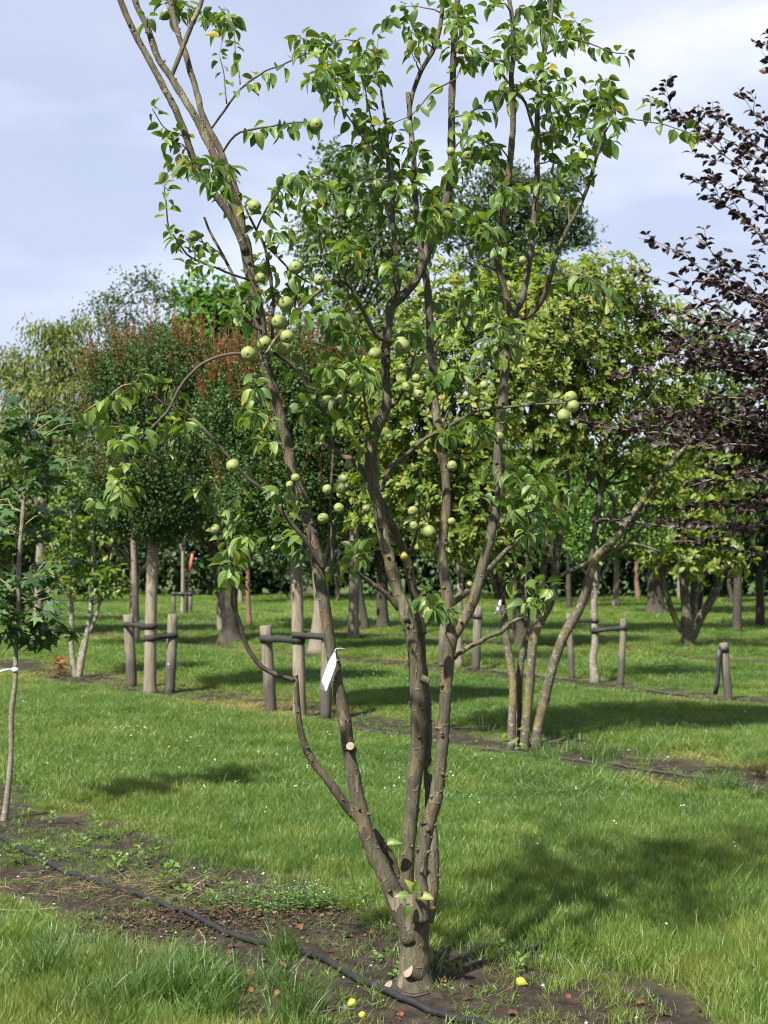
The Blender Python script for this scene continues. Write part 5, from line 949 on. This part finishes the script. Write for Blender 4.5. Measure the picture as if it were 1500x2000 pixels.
# ------------------------------------------------------------------ hoses
def hose(pts, r_mm, name_lbl, mat, group=None, fittings=()):
    P = np.array([ground(x, y) for x, y in pts]); P[:, 2] = gz(P[:, 0], P[:, 1]) + r_mm / 1000 * 0.85; P = catmull(P, 0.05)
    P[:, 2] = gz(P[:, 0], P[:, 1]) + r_mm / 1000 * 1.15
    root = empty('irrigation_hose', [P[len(P) // 2][0], P[len(P) // 2][1], 0], name_lbl, 'hose', group)
    mb = MB(); tube(mb, P, np.full(len(P), r_mm / 1000), 12); obj('pipe', mb.mesh('pipe', M[mat]), root)
    for fx, fy in fittings:
        c_ = ground(fx, fy); k = int(np.argmin(np.hypot(P[:, 0] - c_[0], P[:, 1] - c_[1]))); m2 = MB(); d = unit(np.array([0.2, -1, 0.5])); tube(m2, np.array([P[k] + d * 0.005, P[k] + d * 0.018]), [0.006, 0.004], 8); obj('dripper', m2.mesh('dripper', M['tag_plastic']), root)
hose([(-160, 1572), (-60, 1608), (0, 1637), (60, 1672), (130, 1708), (200, 1733), (270, 1753), (320, 1774), (380, 1801), (440, 1830), (500, 1851), (560, 1866), (620, 1886), (680, 1916), (725, 1942), (780, 1966), (840, 1985), (900, 2004), (990, 2030), (1100, 2060)], 12.5, 'thick black irrigation hose lying across the bare soil under the fruit tree', 'hose', None, ((715, 1938),))
hose([(60, 1318), (110, 1322), (160, 1326), (200, 1334), (240, 1346), (262, 1357), (300, 1361), (350, 1362), (400, 1371), (440, 1378), (480, 1386), (520, 1394), (560, 1402), (640, 1414), (760, 1432), (880, 1452), (940, 1462), (1000, 1470), (1060, 1480), (1200, 1500), (1340, 1522), (1400, 1532), (1440, 1538), (1500, 1550), (1600, 1572)], 10, 'dusty irrigation hose running along the row of staked clipped trees', 'hose_dusty')
hose([(560, 1262), (800, 1290), (940, 1308), (1040, 1320), (1100, 1326), (1200, 1340), (1300, 1355), (1370, 1366), (1440, 1378), (1520, 1392), (1620, 1410)], 12, 'far irrigation hose running past the single stake', 'hose_dusty')

# ------------------------------------------------------------------ lawn: blades gathered into tufts, scattered over the ground
def blade(mb, P, ang, h, w, lean, curl):
    d = np.array([math.cos(ang), math.sin(ang), 0]); s = np.array([-math.sin(ang), math.cos(ang), 0]); tw = RNG.uniform(0, 6.28); s = np.array([math.cos(tw), math.sin(tw), 0])
    Vv = []
    for t_, ww in ((0, 0.75), (0.4, 1.0), (0.75, 0.7)):
        c_ = P + d * h * (lean * t_ + curl * t_ * t_) + np.array([0, 0, h * (t_ - 0.25 * curl * t_ * t_)]); Vv += [c_ - s * w * ww / 2, c_ + s * w * ww / 2]
    Vv.append(P + d * h * (lean + curl) + np.array([0, 0, h * (1 - 0.3 * curl)]))
    mb.add(Vv, [(4, 5, 6)], [(0, 1, 3, 2), (2, 3, 5, 4)])
tufts = bpy.data.collections.new('grass_tufts')
def tuft_mesh(q, n_, rad, h, w, spread):
    mb = MB(); bias = RNG.uniform(0, 6.28)
    for _ in range(n_):
        a = RNG.uniform(0, 6.28); r = rad * math.sqrt(RNG.random()); P = np.array([math.cos(a) * r, math.sin(a) * r, -0.004])
        blade(mb, P, a * 0.5 + bias + RNG.normal(0, 1.1), h * RNG.uniform(0.45, 1.2), w * RNG.uniform(0.7, 1.3), RNG.uniform(0.0, spread), RNG.uniform(0, 0.55))
    o = bpy.data.objects.new('grass_tuft_%02d' % q, mb.mesh('grass_tuft', M['grass'])); tufts.objects.link(o)
for q in range(6): tuft_mesh(q, 64, 0.08, 0.072, 0.0027, 0.6)             # lawn
for q in range(6, 9): tuft_mesh(q, 18, 0.05, 0.045, 0.0022, 1.0)           # thin, short, for the bare strips
for q in range(9, 11): tuft_mesh(q, 90, 0.06, 0.13, 0.0028, 0.9)           # rank tussocks
for q in range(11, 13):                                                     # tall seed stalks
    mb = MB()
    for _ in range(4):
        a_ = RNG.uniform(0, 6.28); P_ = np.array([RNG.normal(0, 0.02), RNG.normal(0, 0.02), 0]); d_ = np.array([math.cos(a_) * 0.35, math.sin(a_) * 0.35, 1]); h_ = RNG.uniform(0.15, 0.3)
        tube(mb, np.array([P_, P_ + d_ * h_ * 0.6, P_ + d_ * h_ * 0.85, P_ + d_ * h_]), [0.0011, 0.0009, 0.0022, 0.0006], 3)
    o = bpy.data.objects.new('grass_tuft_%02d' % q, mb.mesh('grass_tuft', M['grass'])); tufts.objects.link(o)
def scatter_points(y0, y1, dens, margin):
    A_ = (0.27 * margin) * (y1 ** 2 - y0 ** 2) * 1.0 + 0.5 * (y1 - y0); n_ = int(A_ * 2 * dens / 2)
    Yv = np.sqrt(RNG.uniform(y0 ** 2, y1 ** 2, n_)); Xv = RNG.uniform(-1, 1, n_) * (Yv * 0.27 * margin + 0.25); return Xv, Yv
PX, PY, ID, SC, TI, RO = [], [], [], [], [], []
def scatter(y0, y1, dens, margin, wide, tall):
    x, y = scatter_points(y0, y1, dens, margin); so, dr = soil_mask(x, y), dry_mask(x, y); n_ = len(x)
    keep = RNG.random(n_) < np.where(so > 0.5, 0.22 + 0.40 * (vnoise(x, y, 2.2) > 0.52), 1.0) * (1 - 0.55 * so * (1 - (so > 0.5))); x, y, so, dr = x[keep], y[keep], so[keep], dr[keep]; n_ = len(x)
    thin = (so > 0.35) | ((dr > 0.6) & (RNG.random(n_) < 0.6)); idd = np.where(thin, RNG.integers(6, 9, n_), RNG.integers(0, 6, n_))
    big = vnoise(x + 31, y + 11, 0.5); mid = vnoise(x, y + 40, 2.1); fine = vnoise(x, y, 7.0)
    hgt = tall * (0.60 + 0.55 * big + 0.45 * mid) * RNG.uniform(0.75, 1.2, n_) * (1 - 0.45 * dr)
    patch = vnoise(x + 5, y + 21, 1.25); tint = 0.06 + 0.34 * big + 0.34 * mid + (fine - 0.5) * 0.3 + 0.20 * sstep(0.75, 0.95, patch) + RNG.normal(0, 0.09, n_) + np.where(row_signed(x, y)[1] > 0, 0.5, 0.26) * dr * vnoise(x, y + 3, 1.7) - 0.12 * (so > 0.5)
    PX.append(x); PY.append(y); ID.append(idd); SC.append(np.stack([wide * RNG.uniform(0.85, 1.2, n_)] * 2 + [hgt], -1)); TI.append(np.clip(tint, 0.02, 0.98)); RO.append(RNG.uniform(0, 6.28, n_))
scatter(3.4, 9.0, 520, 1.45, 1.0, 1.0)
scatter(9.0, 18.0, 210, 1.35, 1.45, 1.0)
scatter(18.0, 34.0, 55, 1.3, 2.6, 1.1)
scatter(34.0, 66.0, 11, 1.25, 5.5, 1.3)
for (cx, cy, n_, rr) in ((300, 1975, 46, 0.20), (115, 1905, 22, 0.13), (1130, 1480, 12, 0.25), (1340, 1560, 10, 0.2), (560, 1880, 2, 0.03)):      # tussocks
    c_ = ground(cx, cy); x = c_[0] + RNG.normal(0, rr, n_); y = c_[1] + RNG.normal(0, rr, n_)
    PX.append(x); PY.append(y); ID.append(RNG.integers(9, 11, n_)); SC.append(np.stack([RNG.uniform(0.8, 1.3, n_)] * 2 + [RNG.uniform(0.7, 1.35, n_)], -1)); TI.append(RNG.uniform(0.02, 0.22, n_)); RO.append(RNG.uniform(0, 6.28, n_))
x = RNG.uniform(-4, 4, 420); y = RNG.uniform(4.5, 17, 420); k_ = dry_mask(x, y) * (1 - soil_mask(x, y)) > RNG.random(420) * 0.9; x, y = x[k_], y[k_]; n_ = len(x)
PX.append(x); PY.append(y); ID.append(RNG.integers(11, 13, n_)); SC.append(np.stack([RNG.uniform(0.7, 1.1, n_)] * 3, -1)); TI.append(RNG.uniform(0.5, 0.95, n_)); RO.append(RNG.uniform(0, 6.28, n_))
n_ = 520; s_ = RNG.normal(0.78, 0.16, n_); l_ = RNG.uniform(-1.6, 3.4, n_); b_ = ground(812, 1937); x = b_[0] + ROW_U[0] * l_ + ROW_N[0] * s_; y = b_[1] + ROW_U[1] * l_ + ROW_N[1] * s_; k_ = vnoise(x, y, 2.0) > 0.36; x, y = x[k_], y[k_]; n_ = len(x)   # yellowed, rank edge of the lawn
PX.append(x); PY.append(y); ID.append(RNG.integers(0, 6, n_)); SC.append(np.stack([RNG.uniform(0.5, 0.9, n_)] * 2 + [RNG.uniform(0.6, 1.2, n_)], -1)); TI.append(RNG.uniform(0.42, 0.8, n_)); RO.append(RNG.uniform(0, 6.28, n_))
c_ = ground(285, 1885); x = c_[0] + RNG.normal(0, 0.09, 40); y = c_[1] + RNG.normal(0, 0.06, 40)                         # a yellowed patch
PX.append(x); PY.append(y); ID.append(RNG.integers(0, 6, 40)); SC.append(np.stack([RNG.uniform(0.5, 0.8, 40)] * 2 + [RNG.uniform(0.6, 0.9, 40)], -1)); TI.append(RNG.uniform(0.78, 0.95, 40)); RO.append(RNG.uniform(0, 6.28, 40))
PX, PY, ID, SC, TI, RO = [np.concatenate(q) for q in (PX, PY, ID, SC, TI, RO)]
me = bpy.data.meshes.new('lawn_grass'); me.vertices.add(len(PX)); me.vertices.foreach_set('co', np.stack([PX, PY, gz(PX, PY)], -1).astype(np.float32).ravel())
a = me.attributes.new('tint', 'FLOAT', 'POINT'); a.data.foreach_set('value', TI.astype(np.float32))
a = me.attributes.new('idx', 'INT', 'POINT'); a.data.foreach_set('value', ID.astype(np.int32))
a = me.attributes.new('size', 'FLOAT_VECTOR', 'POINT'); a.data.foreach_set('vector', SC.astype(np.float32).ravel())
a = me.attributes.new('turn', 'FLOAT_VECTOR', 'POINT'); a.data.foreach_set('vector', np.stack([RNG.normal(0, 0.08, len(PX)), RNG.normal(0, 0.08, len(PX)), RO], -1).astype(np.float32).ravel())
me.update(); lawn = obj('lawn_grass', me, kind='stuff'); tag(lawn, 'green lawn grass growing between the planted rows', 'grass')
ng = bpy.data.node_groups.new('scatter_tufts', 'GeometryNodeTree')
ng.interface.new_socket('Geometry', in_out='INPUT', socket_type='NodeSocketGeometry'); ng.interface.new_socket('Geometry', in_out='OUTPUT', socket_type='NodeSocketGeometry')
gi, go = ng.nodes.new('NodeGroupInput'), ng.nodes.new('NodeGroupOutput'); iop = ng.nodes.new('GeometryNodeInstanceOnPoints'); ci = ng.nodes.new('GeometryNodeCollectionInfo')
ci.inputs['Collection'].default_value = tufts; ci.inputs['Separate Children'].default_value = True; ci.inputs['Reset Children'].default_value = True
def named(n_, ty):
    q = ng.nodes.new('GeometryNodeInputNamedAttribute'); q.data_type = ty; q.inputs['Name'].default_value = n_; return q.outputs['Attribute']
iop.inputs['Pick Instance'].default_value = True
ng.links.new(gi.outputs[0], iop.inputs['Points']); ng.links.new(ci.outputs[0], iop.inputs['Instance'])
ng.links.new(named('idx', 'INT'), iop.inputs['Instance Index']); ng.links.new(named('turn', 'FLOAT_VECTOR'), iop.inputs['Rotation']); ng.links.new(named('size', 'FLOAT_VECTOR'), iop.inputs['Scale'])
ng.links.new(iop.outputs[0], go.inputs[0]); lawn.modifiers.new('scatter', 'NODES').node_group = ng

# ------------------------------------------------------------------ litter, weeds, flowers on the soil
def on_ground(px, py, dz=0.0):
    g = ground(px, py); g[2] = gz(g[0], g[1]) + dz; return g
mb = MB(); n_ = 16000; y_ = RNG.uniform(3.6, 9.5, n_); x_ = RNG.uniform(-3.2, 3.2, n_); s_, k_ = row_signed(x_, y_)
keep = (k_ == 0) & (soil_mask(x_, y_) > 0.45) & (vnoise(x_, y_, 1.8) > 0.33); x_, y_ = x_[keep], y_[keep]; n_ = len(x_)
ax = rand_unit(n_) * [1, 1, 0.25]; nr = rand_unit(n_) * 0.35 + [0, 0, 1]
place_leaves(mb, diamond(0.5, 0.06), np.stack([x_, y_, gz(x_, y_) + 0.004], -1), ax, nr, RNG.uniform(0.005, 0.020, n_), RNG.random(n_))
c_ = ground(420, 1800); m_ = 3000; x_ = c_[0] + RNG.normal(0, 0.34, m_); y_ = c_[1] + RNG.normal(0, 0.16, m_)
place_leaves(mb, diamond(0.55, 0.1), np.stack([x_, y_, gz(x_, y_) + RNG.uniform(0.002, 0.014, m_)], -1), rand_unit(m_) * [1, 1, 0.3], rand_unit(m_) * 0.5 + [0, 0, 1], RNG.uniform(0.008, 0.026, m_), RNG.random(m_))
tag(obj('bark_mulch', mb.mesh('bark_mulch', M['chip'], False), kind='stuff'), 'brown leaf litter and bark chips on the bare soil', 'mulch')
mb = MB(); n_ = 1600; y_ = RNG.uniform(3.6, 13, n_); x_ = RNG.uniform(-4, 4, n_); keep = soil_mask(x_, y_) > 0.5; x_, y_ = x_[keep], y_[keep]
for X_, Y_ in zip(x_, y_):
    r = RNG.uniform(0.002, 0.009) * (1 if RNG.random() < 0.93 else 1.7); v = rand_unit(6) * r * RNG.uniform(0.7, 1.2, (6, 1)); o8 = np.array([[1, 0, 0], [-1, 0, 0], [0, 1, 0], [0, -1, 0], [0, 0, .7], [0, 0, -.7]]) * r + v * 0.3
    mb.add(o8 + [X_, Y_, gz(X_, Y_) + r * 0.3], [(0, 2, 4), (2, 1, 4), (1, 3, 4), (3, 0, 4), (2, 0, 5), (1, 2, 5), (3, 1, 5), (0, 3, 5)], None, RNG.random())
tag(obj('gravel', mb.mesh('gravel', M['pebble']), kind='stuff'), 'small pale pebbles scattered on the bare soil', 'gravel')
# dry straw
mb = MB(); c_ = ground(250, 1738)
for q in range(420):
    P = np.array([c_[0] + RNG.normal(0, 0.30), c_[1] + RNG.normal(0, 0.14), 0]); P[2] = gz(P[0], P[1]) + RNG.uniform(0.004, 0.03); d = unit(rand_unit(1)[0] * [1, 1, 0.25]); ln = RNG.uniform(0.05, 0.16)
    tube(mb, np.array([P, P + d * ln * 0.5 + [0, 0, 0.008], P + d * ln]), [0.0012, 0.0012, 0.0008], 3, a=RNG.random())
tag(obj('dry_straw', mb.mesh('dry_straw', M['straw']), kind='stuff'), 'heap of dry straw lying beside the thick hose', 'straw')
# fallen leaves, one object each
DLM = [mk_mesh('fallen_leaf', *leaf_template(5, f, c, 0.6, 0.08, 0.03), M['dead_leaf']) for f, c in ((0.5, 0.3), (0.9, -0.2), (0.3, 0.5))]
spots = [(893, 1900), (1030, 1868), (925, 1963), (1000, 1938), (872, 1932), (1108, 1948), (660, 1885), (650, 1868), (540, 1855), (508, 1895), (462, 1870), (372, 1895), (500, 1907), (535, 1955), (700, 1870), (760, 1870), (590, 1830), (690, 1840), (720, 1830), (480, 1944), (610, 1975), (835, 1995), (1240, 1965), (930, 1942), (1085, 1925), (560, 1905), (95, 1658), (150, 1645), (155, 1612), (410, 1790), (350, 1760), (310, 1795), (445, 1860), (990, 1992), (790, 1990), (1310, 1990), (650, 1990)]
for k, (x, y) in enumerate(spots):
    g = on_ground(x, y, 0.006); a = RNG.uniform(0, 6.28); o = bpy.data.objects.new('fallen_leaf', DLM[k % 3]); COL.objects.link(o)
    o.matrix_basis = leaf_matrix(g, np.array([math.cos(a), math.sin(a), RNG.normal(0, 0.15)]), np.array([RNG.normal(0, 0.3), RNG.normal(0, 0.3) - 0.2, 1]), RNG.uniform(0.026, 0.052)); tag(o, 'dry reddish-brown fallen leaf lying on the soil around the fruit tree', 'leaf', 'fallen leaves on the soil')
# fallen fruits
for x, y, r, lb_ in ((687, 1968, 9, 'small yellow-green fallen fruit beside the thick hose'), (1018, 1926, 9.5, 'bright yellow fallen fruit on the soil right of the trunk'), (707, 1992, 7, 'orange-yellow fallen fruit half hidden at the soil')):
    g = on_ground(x, y + r * 0.6); R = r * g[1] / FPX; o = bpy.data.objects.new('fallen_fruit', FM[0].copy()); o.data.materials[0] = M['fruit_yellow']; COL.objects.link(o)
    o.matrix_basis = Matrix.Translation(g + [0, 0, R * 0.85]) @ Matrix.Rotation(RNG.uniform(0, 6), 4, 'Z') @ Matrix.Rotation(1.4, 4, 'X') @ Matrix.Scale(R, 4); tag(o, lb_, 'fruit')
# sticks
for pts, r, lb_ in (([(-30, 1772), (40, 1778), (118, 1775)], 0.006, 'pale bare stick lying at the edge of the straw'), ([(590, 1978), (625, 1984), (660, 1981), (690, 1986)], 0.006, 'dark thin stick lying below the hose'), ([(205, 1652), (240, 1640), (272, 1622)], 0.004, 'dark thin twig lying among the seedlings'), ([(110, 1682), (170, 1668), (215, 1662)], 0.004, 'long bent twig lying between hose and seedlings'), ([(765, 1950), (810, 1955), (840, 1952)], 0.005, 'short twig lying at the foot of the fruit tree'), ([(380, 1865), (402, 1845), (385, 1815)], 0.003, 'curved pale twig on the brown litter')):
    P = np.array([on_ground(x, y, r) for x, y in pts]); mb = MB(); P = catmull(P, 0.03); tube(mb, P, np.linspace(r, r * 0.6, len(P)), 7, lump=0.08); tag(obj('stick', mb.mesh('stick', M['cut_wood'] if 'pale' in lb_ else M['twig_bark'])), lb_, 'stick')
# weeds: each plant its own object
WT = leaf_template(3, 0.3, 0.25, 0.75, 0.2)
def weed_mesh(kind):
    mb = MB(); n_ = {0: 9, 1: 14, 2: 7}[kind]; lv = Leaves()
    for q in range(n_):
        a = q * 2.4; up_ = 0.35 + 0.08 * q if kind != 2 else RNG.uniform(0.5, 1.6); P = np.array([0, 0, 0.008 * q if kind else 0.004 * q]) + [math.cos(a) * 0.012, math.sin(a) * 0.012, 0]
        lv.add(P, np.array([math.cos(a), math.sin(a), up_]), np.array([-math.cos(a) * up_, -math.sin(a) * up_, 1]), RNG.uniform(0.03, 0.05) * (1.5 if kind == 2 else 1), RNG.random())
    p_, a_, n2, L_, r_ = lv.arr(); place_leaves(mb, leaf_template(3, 0.3, 0.25, 0.28, 0.1) if kind == 2 else WT, p_, a_, n2, L_, r_); tube(mb, np.array([[0, 0, -0.01], [0, 0, 0.03], [0.004, 0, 0.06 if kind else 0.03]]), [0.002, 0.0018, 0.001], 4); return mb.mesh('weed', M['weed_leaf'])
WM = [weed_mesh(0), weed_mesh(1), weed_mesh(2), weed_mesh(0)]
wspots = [(165, 1655, 1.6), (185, 1640, 1.6), (148, 1640, 1.0), (62, 1665, 1.3), (75, 1655, 1.2), (105, 1613, 1.0), (35, 1620, 1.0), (190, 1678, 1.4), (235, 1690, 1.8), (275, 1695, 1.5), (225, 1705, 1.5), (120, 1680, 1.3), (100, 1675, 1.0), (85, 1705, 1.2), (240, 1618, 1.1), (270, 1650, 1.2), (205, 1675, 1.1), (330, 1745, 1.7), (345, 1735, 1.7), (310, 1728, 1.4), (360, 1750, 1.4), (20, 1690, 1.6), (120, 1590, 1.0), (60, 1590, 1.0), (180, 1600, 1.2), (295, 1680, 1.3), (210, 1650, 1.2), (150, 1560, 1.0), (335, 1700, 1.5), (395, 1735, 1.3), (420, 1770, 1.2), (780, 1905, 0.9), (772, 1918, 0.9), (980, 1880, 1.0), (1070, 1895, 1.1), (1120, 1880, 1.0), (735, 1885, 1.0), (1010, 1905, 1.0)]
for k, (x, y, s) in enumerate(wspots):
    o = bpy.data.objects.new('weed', WM[k % 4]); COL.objects.link(o); o.location = on_ground(x, y); o.rotation_euler = (RNG.normal(0, 0.15), RNG.normal(0, 0.15), RNG.uniform(0, 6.28)); s *= 0.62; o.scale = (s, s, s); tag(o, ('low round-leaved weed seedling growing in the bare soil', 'upright leafy weed seedling growing in the bare soil', 'narrow-leaved weed seedling growing in the bare soil', 'low round-leaved weed seedling growing in the bare soil')[k % 4], 'weed', 'weed seedlings in the bare soil')
# bushy low weed with cream flower heads left of the trunk
gw = on_ground(565, 1780); fw = empty('flowering_weed', gw, 'low bushy weed with tiny cream flowers left of the trunk', 'weed'); lv = Leaves(); fl = MB(); stm = MB()
for q in range(150):
    S = gw + np.array([RNG.normal(0, 0.16), RNG.normal(0, 0.09), 0]); E_ = S + np.array([RNG.normal(0, 0.06), RNG.normal(0, 0.05), RNG.uniform(0.04, 0.13)]); tube(stm, np.array([S, (S + E_) / 2, E_]), [0.0016, 0.0013, 0.001], 4)
    for z in (0.3, 0.55, 0.8): a = RNG.uniform(0, 6.28); lv.add(S + (E_ - S) * z, np.array([math.cos(a), math.sin(a), 0.3]), np.array([0, 0, 1.0]), RNG.uniform(0.02, 0.04), RNG.random())
    if q % 2: fl.add(E_ + rand_unit(6) * 0.0045, [(0, 1, 2), (0, 2, 3), (0, 3, 4), (0, 4, 5), (1, 2, 5), (3, 4, 1)])
obj('stems', stm.mesh('stems', M['weed_leaf']), fw, kind='stuff'); emit_leaves(lv, [leaf_template(3, 0.3, 0.2, 0.35, 0.1)], M['weed_leaf'], fw, rest='leaves'); obj('flowers', fl.mesh('flowers', M['petal']), fw, kind='stuff')
# reddish weed by the small lime-green tree
gw = on_ground(117, 1322); rw = empty('red_weed', gw, 'small red-leaved weed beside the small lime-green tree', 'weed'); lv = Leaves()
for q in range(150): z = RNG.random(); a = RNG.uniform(0, 6.28); lv.add(gw + np.array([RNG.normal(0, 0.06), RNG.normal(0, 0.06), z * 0.26]), np.array([math.cos(a), math.sin(a), 0.2]), np.array([0, 0, 1.0]) + RNG.normal(size=3) * 0.3, RNG.uniform(0.04, 0.08), 0.55 + RNG.random() * 0.4)
emit_leaves(lv, LEAF_TINY, M['red_shoot'], rw, rest='leaves')
# daisies
mb = MB(); dz_ = [(225, 1432), (235, 1427), (240, 1437), (247, 1430), (262, 1436), (268, 1428), (275, 1438), (285, 1430), (255, 1445), (300, 1441), (250, 1425), (365, 1455), (372, 1448), (390, 1465), (330, 1468), (505, 1480), (515, 1485), (540, 1483), (400, 1560), (398, 1558), (520, 1605), (600, 1512), (612, 1513), (752, 1558), (770, 1555), (780, 1534), (90, 1500), (620, 1100), (45, 1377), (50, 1380), (700, 1320), (712, 1322), (745, 1340), (780, 1320), (800, 1332), (1050, 1675), (1302, 1843), (1200, 1635), (1006, 1584), (1434, 1676), (880, 1530), (918, 1573), (936, 1588), (1330, 1600), (1125, 1560), (690, 1310), (730, 1318), (1455, 1395), (1440, 1385), (350, 1510), (420, 1500), (460, 1540), (580, 1560), (640, 1440), (900, 1480), (960, 1500)]
for x, y in dz_:
    if y < 1200: continue
    for q in range(1 + RNG.integers(0, 2)):
        g = on_ground(x + RNG.normal(0, 3) * q, y + 8); g[2] += RNG.uniform(0.075, 0.105); r = RNG.uniform(0.0035, 0.006); a = np.arange(8) * math.pi / 4
        tl = np.array([0, -0.4, 0]); mb.add(np.vstack([g + [0, 0, 0.003], g + np.stack([r * np.cos(a), r * np.sin(a), -0.35 * r * np.sin(a) * -1], -1)]), [(0, 1 + c, 1 + (c + 1) % 8) for c in range(8)])
tag(obj('daisies', mb.mesh('daisies', M['petal']), kind='stuff'), 'white daisies and clover heads dotted in the lawn', 'flowers')
